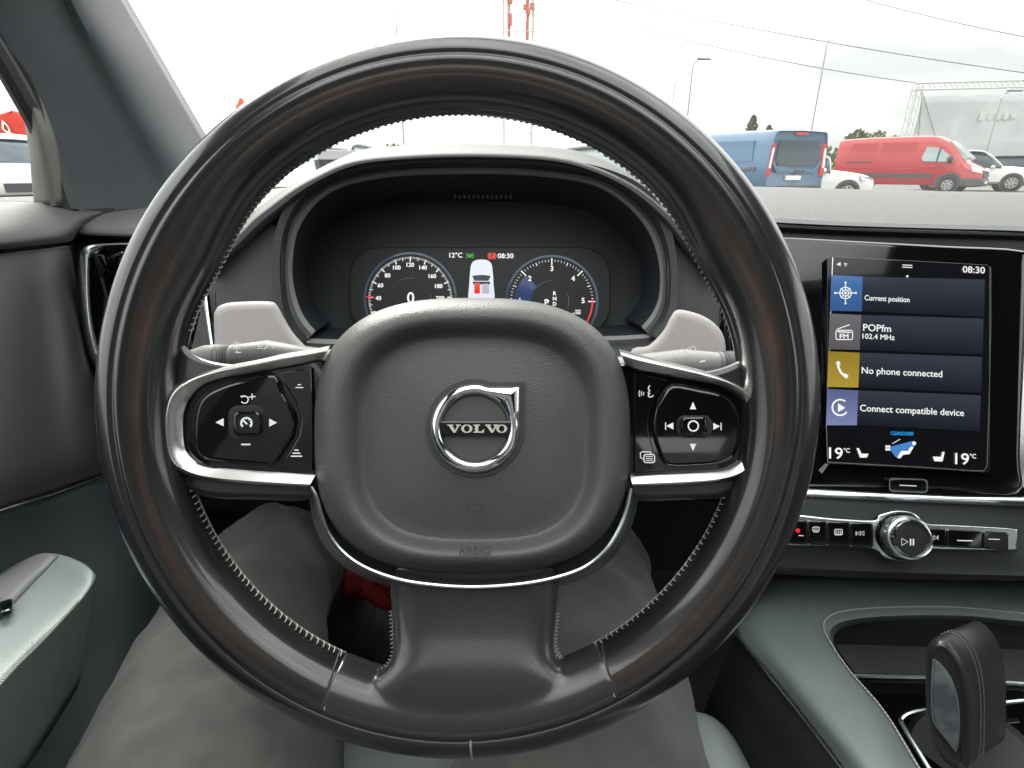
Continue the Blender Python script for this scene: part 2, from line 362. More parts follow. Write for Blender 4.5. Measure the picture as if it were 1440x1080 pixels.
class Veh:
    """vehicle frame: x forward, y left, z up, origin on the ground under the rear end's middle"""
    def __init__(s, name, label, cat, loc, heading, group=None):
        s.r = root(name, label, cat, Vector(loc), group); s.o = Vector(loc); c, n = math.cos(heading), math.sin(heading)
        s.f = Vector((c, n, 0)); s.l = Vector((-n, c, 0))
    def T(s, x, y, z): return s.o + s.f * x + s.l * y + Vector((0, 0, z))
    def part(s, name, mb, m, parent=None, **k): return obj(name, mb, m, parent or s.r, **k)
    def body(s, st, n=5, tum=.10, rc=.12):
        """stations (x, z_low, z_top, half_width): rounded-box sections lofted along the length"""
        rows = []
        for x, zb, zt, w in cr(st, n):
            h = zt - zb; half = [(0, zb), (w * .9, zb), (w, zb + .12 * h), (w * 1.0, zb + .5 * h), (w - tum * .35, zb + .78 * h), (w - tum, zt - rc), (w - tum - rc * .3, zt - rc * .3), (w - tum - rc, zt)]
            pts = half + [(0, zt + .02)] + [(-a, b) for a, b in half[::-1][:-1]]
            rows.append([s.T(x, a, b) for a, b in pts])
        return MB().grid(rows, cu=True, caps=True)
    def slab(s, pts, n, t=.02):
        """thin solid patch: list of local (x,y,z) pushed t along local normal n"""
        a = [s.T(*p) for p in pts]; nn = s.f * n[0] + s.l * n[1] + Vector((0, 0, n[2])); nn.normalize(); b = [p + nn * t for p in a]; k = len(a)
        mb = MB(); mb.v = [p - nn * .03 for p in a] + b; mb.f = [tuple(range(k, 2 * k))] + [(i, (i + 1) % k, k + (i + 1) % k, k + i) for i in range(k)] + [tuple(range(k))[::-1]]; return mb
    def wheel(s, x, side, w, r=.34):
        y = side * (w - .065); rows = []; s.part('wheel_arch', MB().grid([[s.T(x + rr * math.cos(2 * math.pi * k / 24), side * yy, r + rr * math.sin(2 * math.pi * k / 24)) for k in range(24)] for yy, rr in ((w - .2, r * 1.16), (w + .015, r * 1.16), (w + .012, r * 1.0), (w + .01, .01))], cu=True), M['v_trim'])
        for dy, rr in ((-.1, r * .6), (-.11, r * .93), (-.07, r), (.07, r), (.11, r * .93), (.1, r * .62), (.07, r * .6)):
            rows.append([s.T(x + rr * math.cos(2 * math.pi * k / 24), y + side * dy, r + rr * math.sin(2 * math.pi * k / 24)) for k in range(24)])
        t = s.part('wheel', MB().grid(rows, cu=True), M['tyre'])
        h = MB(); 
        for k in range(7):
            a = 2 * math.pi * k / 7; c, n = math.cos(a), math.sin(a)
            h.box(s.T(x + r * .32 * c, y + side * .085, r + r * .32 * n), r * .56, .03, .07, Matrix.Rotation(math.atan2(s.f.y, s.f.x), 3, 'Z') @ Matrix.Rotation(-a, 3, 'Y'))
        rows = [[s.T(x + rr * math.cos(2 * math.pi * k / 24), y + side * dy, r + rr * math.sin(2 * math.pi * k / 24)) for k in range(24)] for rr, dy in ((r * .62, .03), (r * .62, .1), (r * .54, .1), (r * .52, .03))]
        h.grid(rows, cu=True); s.part('rim', h, M['alloy'], t)
# --- blue panel van seen from its rear left corner
hd = R(112); loc = Vector((7.45, 15.5, 0))
V = Veh('panel_van', 'blue panel van parked with its dark rear window and tall tail lamps facing us', 'van', loc, hd, 'vehicles parked in the lot')
V.part('body', V.body([(0, .42, 1.88, .96), (.06, .3, 1.95, 1.0), (1.5, .28, 1.98, 1.01), (3.2, .28, 1.97, 1.01), (3.9, .28, 1.85, .99), (4.4, .3, 1.2, .95), (4.9, .3, 1.05, .85), (5.0, .4, .9, .7)], 6, .09, .1), M['v_blue'])
V.part('rear_window', V.slab([(-.0, .74, 1.22), (0, .68, 1.72), (0, -.68, 1.72), (0, -.74, 1.22), (0, -.6, 1.1), (0, .6, 1.1)], (-1, 0, .06), .035), M['v_glass'])
V.part('window_surround', V.slab([(.0, .84, 1.15), (0, .80, 1.30), (0, .76, 1.18), (0, .62, 1.02), (0, -.62, 1.02), (0, -.76, 1.18), (0, -.80, 1.30), (0, -.84, 1.15), (0, -.66, .94), (0, .66, .94)], (-1, 0, .0), .05), M['v_blue'])
for s_ in (1, -1):
    t = V.part('tail_light', V.slab([(.0, s_ * .99, .85), (0, s_ * .86, .85), (0, s_ * .80, 1.62), (0, s_ * .88, 1.66), (.0, s_ * .94, 1.6)], (-1, s_ * .5, 0), .06), M['lamp_r'])
    V.part('reversing_lens', V.slab([(.0, s_ * .95, 1.05), (0, s_ * .88, 1.05), (0, s_ * .84, 1.52), (0, s_ * .90, 1.54)], (-1, s_ * .5, 0), .075), M['lamp_w'], t)
V.part('brake_light', V.slab([(0, .2, 1.84), (0, .2, 1.9), (0, -.2, 1.9), (0, -.2, 1.84)], (-1, 0, .1), .06), M['lamp_r'])
V.part('bumper', V.slab([(0, .97, .36), (0, .97, .62), (0, -.97, .62), (0, -.97, .36)], (-1, 0, 0), .09), M['v_trim'])
V.part('number_plate', V.slab([(0, .3, .76), (0, .3, .87), (0, -.22, .87), (0, -.22, .76)], (-1, 0, 0), .045), M['number'])
V.part('door_handle', V.slab([(0, .05, .92), (0, .05, 1.0), (0, -.3, 1.0), (0, -.3, .92)], (-1, 0, 0), .06), M['v_trim'])
V.part('side_panel', V.slab([(.5, .985, 1.22), (.55, .965, 1.72), (2.5, .965, 1.74), (2.5, .985, 1.22)], (0, 1, .06), .03), M['v_blue'])
V.part('side_groove', V.slab([(.35, 1.0, 1.0), (.35, 1.0, 1.08), (.95, 1.0, 1.02), (2.6, 1.0, 1.02), (2.6, 1.0, .98), (1.0, 1.0, .98)], (0, 1, 0), .035), M['v_trim'])
V.part('mirror', MB().sphere(V.T(3.7, -1.12, 1.25), .1, .1, .14), M['v_trim'])
for x in (1.0, 4.0):
    for s_ in (1, -1): V.wheel(x, s_, .98)
# --- red high-roof van seen from its right side
hd = R(-47); loc = Vector((17.2, 30.7, 0))
V = Veh('panel_van', 'red high-roof panel van parked side-on beside the white off-roader', 'van', loc, hd, 'vehicles parked in the lot')
V.part('body', V.body([(0, .45, 2.30, .96), (.08, .34, 2.40, 1.0), (1.5, .34, 2.46, 1.02), (3.6, .34, 2.46, 1.02), (4.2, .34, 2.34, 1.0), (4.75, .34, 1.98, .99), (5.2, .34, 1.48, .97), (5.35, .34, 1.30, .96), (5.8, .36, 1.08, .90), (5.98, .42, .88, .78)], 6, .14, .16), M['v_red'])
yr = -1
V.part('windshield', V.slab([(4.42, .72, 2.14), (5.24, .82, 1.42), (5.24, -.82, 1.42), (4.42, -.72, 2.14)], (.7, 0, .72), .13), M['v_glass2'])
V.part('side_window', V.slab([(3.72, -.90, 1.98), (4.25, -.90, 1.92), (4.62, -.93, 1.62), (4.86, -.97, 1.32), (3.72, -.99, 1.36), (3.62, -.97, 1.5)], (0, -1, .12), .085), M['v_glass2'])
V.part('window_divider', V.slab([(4.22, -.9, 1.96), (4.28, -.9, 1.96), (4.26, -.98, 1.34), (4.2, -.98, 1.34)], (0, -1, .1), .1), M['v_trim'])
V.part('mirror', MB().sphere(V.T(4.72, -1.14, 1.46), .1, .13, .17), M['v_trim'])
V.part('sill_moulding', V.slab([(.2, -1.02, .66), (4.2, -1.02, .66), (4.2, -1.02, .84), (.2, -1.02, .84)], (0, -1, 0), .03), M['v_trim'])
V.part('slide_rail', V.slab([(.5, -1.01, 1.33), (1.6, -1.01, 1.33), (1.6, -1.01, 1.38), (.5, -1.01, 1.38)], (0, -1, 0), .03), M['v_trim'])
V.part('body_crease', V.slab([(.3, -1.01, 1.10), (3.6, -1.01, 1.0), (4.6, -1.01, 1.14), (3.6, -1.01, 1.06), (.3, -1.01, 1.17)], (0, -1, .4), .025), M['v_red'])
V.part('side_panel', V.slab([(.5, -.99, 1.5), (1.7, -.99, 1.5), (1.7, -.93, 2.2), (.6, -.93, 2.2)], (0, -1, .1), .03), M['v_red'])
V.part('side_panel', V.slab([(1.9, -.99, 1.5), (3.3, -.99, 1.5), (3.3, -.93, 2.2), (1.9, -.93, 2.2)], (0, -1, .1), .03), M['v_red'])
V.part('bumper', V.body([(5.1, .3, .62, 1.0), (5.6, .28, .66, .98), (5.95, .3, .64, .9), (6.05, .36, .6, .7)], 4, .02, .04), M['v_trim'])
V.part('wheel_arch', MB().tube([V.T(4.85 + .47 * math.cos(a), -1.0, .36 + .47 * math.sin(a)) for a in [math.pi * k / 12 for k in range(13)]], .07, 6), M['v_trim'])
for s_ in (1, -1): V.part('headlight', V.slab([(5.5, s_ * .93, 1.14), (5.86, s_ * .80, 1.02), (5.95, s_ * .72, .84), (5.62, s_ * .93, .92)], (.55, s_ * .8, .25), .05), M['lamp_w'])
V.part('grille', V.slab([(5.99, .6, .7), (5.94, .6, .96), (5.94, -.6, .96), (5.99, -.6, .7)], (1, 0, .1), .04), M['v_trim'])
V.part('badge', MB().sphere(V.T(6.02, 0, .92), .03, .09, .045), M['alloy'])
V.part('number_plate', V.slab([(6.05, .26, .42), (6.05, .26, .53), (6.05, -.26, .53), (6.05, -.26, .42)], (1, 0, 0), .03), M['number'])
for x in (1.0, 4.85):
    for s_ in (1, -1): V.wheel(x, s_, 1.02, .36)
# --- ordinary cars
def car(name, label, loc, hd, paint_, st, roof, L, w=.9, glass_m='v_glass', light=True, wheels=True, r=.33, arch=False):
    V = Veh(name, label, 'car', loc, hd, 'vehicles parked in the lot')
    V.part('body', V.body(st, 5, .05, .08), paint_)
    # greenhouse: glass loft under a painted roof
    V.part('window_glass', V.body([(x, zb, zt - .03, ww) for x, zb, zt, ww in roof], 5, .16, .1), M[glass_m])
    mids = cr([(x, zt, ww) for x, zb, zt, ww in roof], 5); hi = max(p[1] for p in mids)
    rr = [p for p in mids if p[1] > hi - .16]
    V.part('roof', MB().grid([[V.T(x, k * (ww - .15), zt + .02 - .045 * abs(k) ** 3) for k in (-1, -.8, -.4, 0, .4, .8, 1)] for x, zt, ww in rr]), paint_, solid=.03)
    for s_ in (1, -1):
        for x, zt, ww in ():
            pass
        f = [V.T(x, s_ * (ww - .1), zt - .02) for x, zt, ww in mids]
        V.part('pillar', MB().tube([V.T(x, s_ * (ww - .05 - .09 * min(1, (zt - roof[0][1]) / (hi - roof[0][1]))), zt) for x, zt, ww in mids], .035, 6), paint_)
        xm = roof[len(roof) // 2][0]; V.part('pillar', MB().tube([V.T(xm, s_ * (w + .0), roof[0][1] + .02), V.T(xm - .1, s_ * (w - .15), hi - .04)], .04, 6), M['v_trim'])
        if light:
            V.part('headlight', V.slab([(L - .55, s_ * (w - .06), .82), (L - .15, s_ * (w - .22), .76), (L - .1, s_ * (w - .3), .64), (L - .5, s_ * (w - .05), .68)], (.6, s_ * .8, .2), .05), M['lens'])
        V.part('mirror', MB().sphere(V.T(roof[-2][0] - .25, s_ * (w + .1), roof[0][1] + .08), .09, .1, .08), paint_)
    if light: V.part('grille', V.slab([(L, .4, .5), (L - .02, .4, .7), (L - .02, -.4, .7), (L, -.4, .5)], (1, 0, .1), .03), M['v_trim'])
    if wheels:
        for x in (.75, L - .85):
            for s_ in (1, -1): V.wheel(x, s_, w, r)
    return V
SED = lambda w, L: [(0, .4, .85, w * .85), (.1, .3, .98, w * .96), (1.0, .25, 1.0, w), (2.4, .22, .98, w), (L - 1.2, .22, .98, w), (L - .4, .25, .86, w * .93), (L - .05, .3, .72, w * .78), (L, .4, .62, w * .7)]
ROOF = lambda w, L: [(.25, .9, 1.02, w - .05), (.9, .9, 1.34, w), (1.7, .9, 1.45, w), (2.5, .9, 1.4, w), (L - 1.45, .9, .98, w - .02), (L - 1.4, .9, .93, w - .05)]
car('white_hatchback', 'white car whose nose shows between the blue van and the red van', (8.0, 20.6, 0), R(-12), M['v_white'], SED(.88, 4.1), ROOF(.88, 4.1), 4.1)
SUV = [(0, .5, 1.0, .85), (.1, .4, 1.14, .92), (1.2, .35, 1.16, .94), (3.2, .35, 1.16, .94), (4.2, .38, 1.10, .92), (4.62, .42, .96, .82), (4.7, .5, .82, .74)]
SUVR = [(.12, 1.05, 1.3, .85), (.4, 1.05, 1.80, .9), (1.6, 1.05, 1.87, .92), (2.5, 1.05, 1.82, .92), (3.2, 1.05, 1.3, .92), (3.35, 1.05, 1.1, .88)]
p = out_at(1406, 271, 0); p = Vector((p.x - 3.85 * math.cos(R(-38)) - .93 * math.sin(R(38)), p.y + 3.85 * math.sin(R(38)) + .93 * math.cos(R(38)), 0)); p += Vector((5.5, .4, 0))
car('white_off_roader', 'tall white off-road car parked just past the nose of the red van', (p.x - 3.2, p.y + .6, 0), R(-30), M['v_white'], SUV, SUVR, 4.7, .93, r=.40)
p = out_y(1440, 225, 42); car('dark_off_roader', 'dark boxy car at the right edge behind the white off-road car', (p.x - 3.2, p.y, 0), R(-12), M['v_dark'], SUV, SUVR, 4.7, .93, r=.40)
p = out_y(905, 243, 13); car('silver_hatchback', 'pale silver car roof and windshield seen between steering wheel and instrument hood', (p.x - 2.6, p.y, 0), R(-24), M['v_silver'], SED(.88, 4.2), ROOF(.88, 4.2), 4.2, glass_m='v_glass2')
p = out_y(425, 235, 12); VW = car('white_hatchback', 'white car facing us left of the instrument hood with a paper in its windshield', (p.x + .3, p.y + 3.6, 0), R(-97), M['v_white'], [(x, a, b + .08, c) for x, a, b, c in SED(.9, 4.3)], [(x, a, b + .1, c) for x, a, b, c in ROOF(.9, 4.3)], 4.3, glass_m='v_glass2')
VW.part('price_sheet', VW.slab([(2.5, -.25, 1.46), (2.78, -.25, 1.18), (2.78, -.62, 1.18), (2.5, -.62, 1.46)], (.66, 0, .75), .05), M['number'])
p = out_y(26, 250, 16); V = car('white_pickup', 'white pickup seen low through the side window under a red banner', (p.x - 2.0, p.y + 1.5, 0), R(-42), M['v_white'], SUV, SUVR, 4.7, .93, r=.38)
# grey-topped dark tailboard beside it
c = out_y(474, 228, 11.0); b = root('cargo_crate', 'dark open crate with a pale grey top board beside the white car', 'crate', (c.x, c.y, 0))
obj('top_board', MB().box((c.x + .15, c.y, c.z + .12), .85, .5, .16), mat('grey_board', (.38, .36, .38), .7), b, bevel=.01)
for dx in (-.3, .55): obj('side_panel', MB().box((c.x + dx - .0, c.y, (c.z + .04) / 2), .08, .48, c.z + .04), M['v_dark'], b)
obj('back_panel', MB().box((c.x + .12, c.y + .2, (c.z + .04) / 2), .74, .05, c.z + .04), M['v_dark'], b)
# --- feather flags
M['flag'] = mat('red_flag_cloth', (.55, .05, .03), .8, bump=('noise', 2, .05)); M['flagw'] = mat('white_flag_print', (.85, .83, .8), .8)
def flag(label, px, py, y, h, w, lean, letters=None, curve=1):
    b = out_y(px, py, y); r = root('feather_flag', label, 'flag', (b.x, b.y, 0), 'feather flags'); top = b.z
    L = [(0, top - h), (-.02, top - h * .5), (.02, top - .2 * h), (w * .35, top - .04 * h), (w * .75, top - .02 * h), (w, top - .12 * h), (w * .98, top - .4 * h), (w * .8, top - h)]
    pl = []
    for k in range(15):
        t = k / 14; z = top - h * (1 - t); w0 = 0.0 if t < .8 else w * .5 * ((t - .8) / .2) ** 2; w1 = w * (.8 + .2 * t) if t < .75 else w * (1 - .45 * ((t - .75) / .25) ** 2)
        pl.append([Vector((b.x + lean * (z - top) + curve * (w0 + (w1 - w0) * j / 5), b.y + .06 * math.sin(3 * t + j), z)) for j in range(6)])
    obj('banner', MB().grid(pl), M['flag'], r, solid=.006)
    obj('pole', MB().tube([(b.x - lean * top, b.y, 0), (b.x - lean * h, b.y, top - h), (b.x - .02 * curve, b.y, top - .25 * h), (b.x + curve * w * .3, b.y, top)], .025, 6), M['flagw'], r)
    if letters:
        d = Draw(Plane(Vector((b.x, b.y - .12, 1)), Vector((0, -1, 0))), 0)
        for t, x, y_, hh in letters: d.text(t, x, y_, h=hh, bold=.6, slope=.9)
        obj('lettering', d, M['flagw'], r, smooth=0)
    return r
flag('red feather flag with white letters above the white pickup in the side window', -30, 156, 20.5, 1.9, 2.2, 0, [('D', 3, 181, 12), ('E', 15, 197, 11)])
flag('red feather flag tip rising left of the wheel rim in the windshield', 322, 138, 15, 3.2, .55, .04)
flag('orange-red feather flag behind the pale crate left of the instrument hood', 458, 185, 17, 2.6, .55, -.12)
# --- street lamps and masts
M['galv'] = mat('galvanised_steel', (.33, .34, .34), .5, .4)
def lamp(label, top, ground_y, arm, r=.07, name='street_lamp', cat='street lamp'):
    t = out_y(top[0], top[1], ground_y); o = root(name, label, cat, (t.x, t.y, 0), 'lamp posts and masts')
    obj('post', MB().tube([(t.x, t.y, 0), (t.x, t.y, t.z * .5), (t.x, t.y, t.z - .3)], [r, r * .8, r * .6], 8), M['galv'], o)
    if arm:
        obj('arm', MB().tube([(t.x, t.y, t.z - .3), (t.x + .08 * arm, t.y, t.z - .05), (t.x + .3 * arm, t.y, t.z)], r * .6, 6), M['galv'], o)
        obj('lamp_head', MB().grid([[Vector((t.x + arm * (.25 + .75 * u), t.y + v * .14, t.z + .07 - .02 * u + (.06 if abs(v) < 1 else 0) * (1 - u))) for v in (-1, -.5, .5, 1)] for u in (0, .3, .7, 1)]), M['galv'], o, solid=.07)
    else: obj('tip', MB().tube([(t.x, t.y, t.z - .3), (t.x, t.y, t.z), (t.x + .3, t.y, t.z + .05)], .05, 6), M['galv'], o)
lamp('grey street lamp with one arm standing left of the blue van', (975, 86), 34, .9)
lamp('grey street lamp in front of the mesh banner at right', (1411, 130), 38, 1.1)
lamp('tall thin mast rising behind the blue van roof', (1164, 57), 52, 0, .09, 'floodlight_mast', 'mast')
lamp('thin lamp mast left of the lattice tower above the wheel', (556, 18), 60, 0, .10, 'floodlight_mast', 'mast')
lamp('short lamp mast right of the lattice tower, just over the wheel rim', (949, 115), 60, 0, .08, 'floodlight_mast', 'mast')
# --- lattice telecom tower
tb = out_y(728, 205, 62); W2 = 1.42
tw = root('lattice_tower', 'red and white lattice radio tower seen over the top of the wheel', 'tower', (tb.x, tb.y, 0))
M['t_red'] = mat('tower_red_paint', (.5, .10, .07), .6); M['t_white'] = mat('tower_pale_paint', (.55, .53, .5), .6)
ztop = 24
for i, (sx, sy) in enumerate(((-1, -1), (1, -1), (1, 1), (-1, 1))):
    obj('leg', MB().tube([(tb.x + sx * W2, tb.y + sy * W2, 0), (tb.x + sx * W2, tb.y + sy * W2, ztop)], .09, 6), M['t_white'], tw)
    obj('leg_band', MB().tube([(tb.x + sx * (W2 - .55), tb.y + sy * W2, 12.6), (tb.x + sx * (W2 - .55), tb.y + sy * W2, 14.7)], .13, 6), M['t_red'], tw)
    obj('leg_band', MB().tube([(tb.x + sx * (W2 - .45), tb.y + sy * W2, 12.4), (tb.x + sx * (W2 - .45), tb.y + sy * W2, ztop)], .10, 6), mat('tower_cream_paint', (.5, .42, .32), .6), tw)
    obj('leg_band', MB().tube([(tb.x + sx * (W2 - .55), tb.y + sy * W2, 15.3), (tb.x + sx * (W2 - .55), tb.y + sy * W2, ztop)], .13, 6), M['t_red'], tw)
br = MB()
for k in range(16):
    z = k * 1.5
    C4 = [Vector((tb.x + sx * W2, tb.y + sy * W2, z)) for sx, sy in ((-1, -1), (1, -1), (1, 1), (-1, 1))]
    for i in range(4):
        br.tube([C4[i], C4[(i + 1) % 4]], .035, 4)
        if k % 2: br.tube([C4[i], C4[(i + 1) % 4] + Vector((0, 0, 1.5))], .03, 4)
obj('bracing', br, M['t_white'], tw)['kind'] = 'stuff'
for dx, z, h_ in ((-.75, 14.1, 1.0), (-.7, 15.9, 1.1), (.62, 15.1, .5), (1.25, 15.2, .55), (.95, 14.75, .5), (.7, 16.2, .9)): obj('antenna', MB().box((tb.x + dx, tb.y - W2 - .2, z), .34, .2, h_), M['t_red'], tw, bevel=.05)
for z in (13.2, 14.7, 15.7): obj('cross_bar', MB().tube([(tb.x - W2, tb.y - W2 - .1, z), (tb.x + W2, tb.y - W2 - .1, z)], .05, 6), M['t_white'], tw)
obj('cable_loop', MB().tube([(tb.x + 1.15, tb.y - W2 - .2, 13.3), (tb.x + 1.5, tb.y - W2 - .2, 13.6), (tb.x + 1.55, tb.y - W2 - .2, 15.3), (tb.x + 1.2, tb.y - W2 - .2, 16.0)], .05, 6), M['t_white'], tw)
# --- power lines
M['wire'] = mat('cable', (.12, .12, .12), .6)
def wire(label, a, b, ya, yb, sag):
    p, q = out_y(*a, ya), out_y(*b, yb)
    single(obj('power_line', MB().tube([p.lerp(q, t) + Vector((0, 0, -sag * 4 * t * (1 - t))) for t in [k / 16 for k in range(17)]], .034, 4), M['wire']), label, 'cable', 'overhead power lines')
wire('uppermost overhead cable sloping down across the right sky', (1150, -20), (1560, 72), 60, 50, .4)
wire('long overhead cable crossing the tip of the tall mast', (820, -10), (1560, 118), 60, 50, .5)
wire('overhead cable passing just above the one-armed street lamp', (900, 40), (1300, 118), 64, 58, .4)
# --- truss frame with mesh banner
M['mesh'] = mat('grey_mesh_banner', (.52, .53, .53), .9, var=((.47, .48, .485), .5, .45, .55)); M['truss'] = mat('truss_aluminium', (.55, .55, .54), .4, .5)
yb = 44; TL = out_y(1290, 122, yb); BLb = out_y(1272, 236, yb); zt = TL.z
TRx = TL.x + 9.5; bl = root('banner_frame', 'grey mesh banner on an aluminium truss frame behind the parked vehicles', 'banner', (TL.x, yb, 0))
def ydir(x): return yb - (x - TL.x) * .22
def truss(a, b, w=.42, n=16):
    mb = MB(); a, b = Vector(a), Vector(b); t = (b - a).normalized(); u = t.cross(Vector((0, 1, 0))).normalized() * w / 2; v = Vector((0, w / 2, 0))
    for s1, s2 in ((1, 1), (1, -1), (-1, 1), (-1, -1)): mb.tube([a + u * s1 + v * s2, b + u * s1 + v * s2], .035, 5)
    for k in range(n):
        p, q = a.lerp(b, k / n), a.lerp(b, (k + 1) / n); s = 1 if k % 2 else -1
        mb.tube([p + u * s - v, q - u * s - v], .022, 4); mb.tube([p + u * s + v, q - u * s + v], .022, 4)
    return mb
obj('truss_post', truss((TL.x, yb, 0), (TL.x, yb, zt)), M['truss'], bl); obj('truss_post', truss((TRx, ydir(TRx), 0), (TRx, ydir(TRx), zt)), M['truss'], bl)
obj('truss_beam', truss((TL.x - .3, yb, zt), (TRx + .3, ydir(TRx + .3), zt), n=30), M['truss'], bl)
obj('mesh_sheet', MB().grid([[Vector((x, ydir(x) + .05 * math.sin(x * 3 + z), z)) for x in [TL.x + .45 + (TRx - TL.x - .9) * i / 20 for i in range(21)]] for z in [.6 + (zt - 1.2) * k / 10 for k in range(11)]]), M['mesh'], bl, solid=.01)
nx = TL.x + 4.0; mark = MB()
for i, (dx, ww, hh) in enumerate(((-.6, .35, .5), (-.1, .3, .42), (.35, .35, .42), (.85, .3, .42), (1.3, .35, .3))): mark.box((nx + dx + 1, ydir(nx + dx + 1) - .06, zt - 2.0), ww, .02, hh)
obj('lettering', mark, mat('faded_white_print', (.56, .565, .56), .9), bl)
for a, b in (((TL.x + .3, zt - .3), (TL.x + 3, 1)), ((TL.x + .3, zt - .3), (TL.x + 1.2, .5))): obj('guy_wire', MB().tube([(a[0], ydir(a[0]) - .1, a[1]), (b[0], ydir(b[0]) - .1, b[1])], .02, 4), M['wire'], bl)
# --- trees
M['leaf'] = mat('leaf_green', (.075, .105, .03), .8, var=((.12, .14, .045), .8, .4, .65)); M['needle'] = mat('needle_green', (.06, .085, .04), .85, var=((.09, .11, .05), 1.0, .4, .6)); M['bark'] = mat('bark', (.09, .07, .05), .9)
def leafquad(mb, c, s, r):
    n = Vector((r.uniform(-1, 1), r.uniform(-1, 1), r.uniform(-.4, 1))).normalized(); u = n.orthogonal().normalized() * s; v = n.cross(u)
    b = len(mb.v); mb.v += [c - u * .5, c + v * .35, c + u * .5, c - v * .35]; mb.f.append((b, b + 1, b + 2, b + 3))
def spruce(label, px, py, y, half=1.2):
    t = out_y(px, py, y); o = root('spruce_tree', label, 'tree', (t.x, t.y, 0), 'two spruces behind the blue van'); r = random.Random(int(px))
    obj('trunk', MB().tube([(t.x, t.y, 0), (t.x, t.y, t.z)], [.16, .02], 6), M['bark'], o); mb = MB()
    for k in range(46):
        z = t.z - .3 - (t.z * .8) * (k / 46) ** 1.1; L = .15 + half * (k / 46) ** .8
        for j in range(9):
            a = r.uniform(0, 6.28); l = L * r.uniform(.6, 1.1)
            for q in range(5):
                f = (q + .5) / 5; leafquad(mb, Vector((t.x + math.cos(a) * l * f, t.y + math.sin(a) * l * f, z - .35 * l * f)), .34, r)
    obj('crown', mb, M['needle'], o, smooth=0)
spruce('taller spruce tip standing above the blue van roof', 1061, 158, 58, 1.5); spruce('shorter spruce tip right beside the taller one', 1083, 172, 60, 1.3); 
spruce('small distant spruce right of the red-orange flag', 483, 198, 60, 1.2)
def tree(label, px, py, y, rx, rz, seed):
    t = out_y(px, py, y); o = root('broadleaf_tree', label, 'tree', (t.x, t.y, 0), 'round trees behind the red van'); r = random.Random(seed)
    obj('trunk', MB().tube([(t.x, t.y, 0), (t.x + .2, t.y, t.z - rz)], [.3, .15], 7), M['bark'], o)
    mb = MB(); lobes = [(r.uniform(-.7, .7) * rx, r.uniform(-.6, .6) * rx, r.uniform(-.8, .5) * rz, r.uniform(.3, .55)) for _ in range(16)]
    for lx, ly, lz, s in lobes:
        for _ in range(240):
            d = Vector((r.gauss(0, 1), r.gauss(0, 1), r.gauss(0, 1))).normalized() * s * r.uniform(.7, 1.05)
            leafquad(mb, Vector((t.x + lx + d.x * rx, t.y + ly + d.y * rx, t.z - rz + lz + d.z * rz)), .42, r)
    obj('crown', mb, M['leaf'], o, smooth=0)
tree('rounded green tree left behind the red van roof', 1213, 180, 62, 2.6, 2.6, 3); tree('rounded green tree behind the middle of the red van roof', 1243, 184, 64, 2.2, 2.4, 5); tree('small tree by the foot of the truss post', 1276, 194, 60, 1.5, 1.8, 8)
mb = MB(); r = random.Random(4)
for px in range(-260, 1720, 6):
    y = 130 + 20 * math.sin(px * .01); b = out_y(px, 237, y); h = 2.2 + 1.6 * abs(math.sin(px * .037)) + r.uniform(0, 2.2)
    for _ in range(34): 
        f = r.random(); leafquad(mb, Vector((b.x + r.gauss(0, .9) * (1.1 - f), b.y + r.gauss(0, 1), f * h + .2)), 1.0, r)
single(obj('tree_line', mb, M['leaf'], smooth=0), 'low far-off line of green trees on the horizon', 'trees', kind='stuff')
# ================================================================== CABIN SHELL (own car)
z0 = CAM.z
body = root('car', 'car we sit in: windshield pillar, driver door with armrest, roof and bonnet', 'car', (.35, .4, .2))
# left windshield pillar, measured across its width
obj('windshield_pillar', sheet([
    [(84, 300, .70), (160, 300, .77), (225, 298, .83), (275, 286, .88), (345, 285, 1.08)],
    [(76, 262, .695), (142, 255, .755), (205, 240, .81), (256, 236, .86), (322, 245, 1.06)],
    [(62, 195, .675), (118, 175, .72), (166, 166, .76), (210, 160, .80), (288, 187, 1.00)],
    [(30, 118, .64), (78, 100, .67), (124, 90, .705), (164, 78, .735), (236, 97, .92)],
    [(-8, 45, .60), (40, 25, .625), (84, 8, .655), (116, -2, .675), (178, -4, .84)],
    [(-70, -60, .54), (-10, -80, .56), (50, -100, .59), (70, -110, .605), (122, -105, .74)],
    [(-190, -230, .45), (-120, -260, .46), (-60, -290, .48), (-20, -300, .50), (20, -290, .53)]], 5, 6), M['pillar'], body, solid=.02)
# raised edge of the pillar trim along its door side
obj('door_seal', MB().tube([X(*p) for p in cr([(98, 296, .70), (76, 232, .685), (60, 190, .668), (28, 130, .63), (-12, 62, .59), (-80, -40, .53)], 6)], .011, 8), M['dark'], body)
# right-hand pillar, roof with an opening added for light, rear and floor (out of frame, they shade the cabin)
def box_part(name, c, s, m, parent=body, bevel=.01): return obj(name, MB().box(c, *s), m, parent, bevel=bevel)
obj('windshield_pillar', MB().tube([(1.28, 1.15, z0 - .02), (1.22, .85, z0 + .2), (1.12, .55, z0 + .38), (1.08, .3, z0 + .45)], .055, 10), M['pillar'], body)
for x0, x1, y0, y1 in ((-.50, 1.10, .51, .45), (-.50, 1.10, -.55, -1.75), (-.50, -.34, .45, -.55), (.56, 1.10, .45, -.16), (.38, 1.10, -.16, -.55)):  # invented opening between the pieces, shaped to light the wheel, not the screen
    obj('roof', MB().box(((x0 + x1) / 2, (y0 + y1) / 2, z0 + .455), x1 - x0, abs(y1 - y0), .04), M['liner'], body, bevel=.012)
obj('added_roof_glass', MB().box((.12, -.05, z0 + .482), .94, 1.02, .006), M['glass'], body, smooth=0)
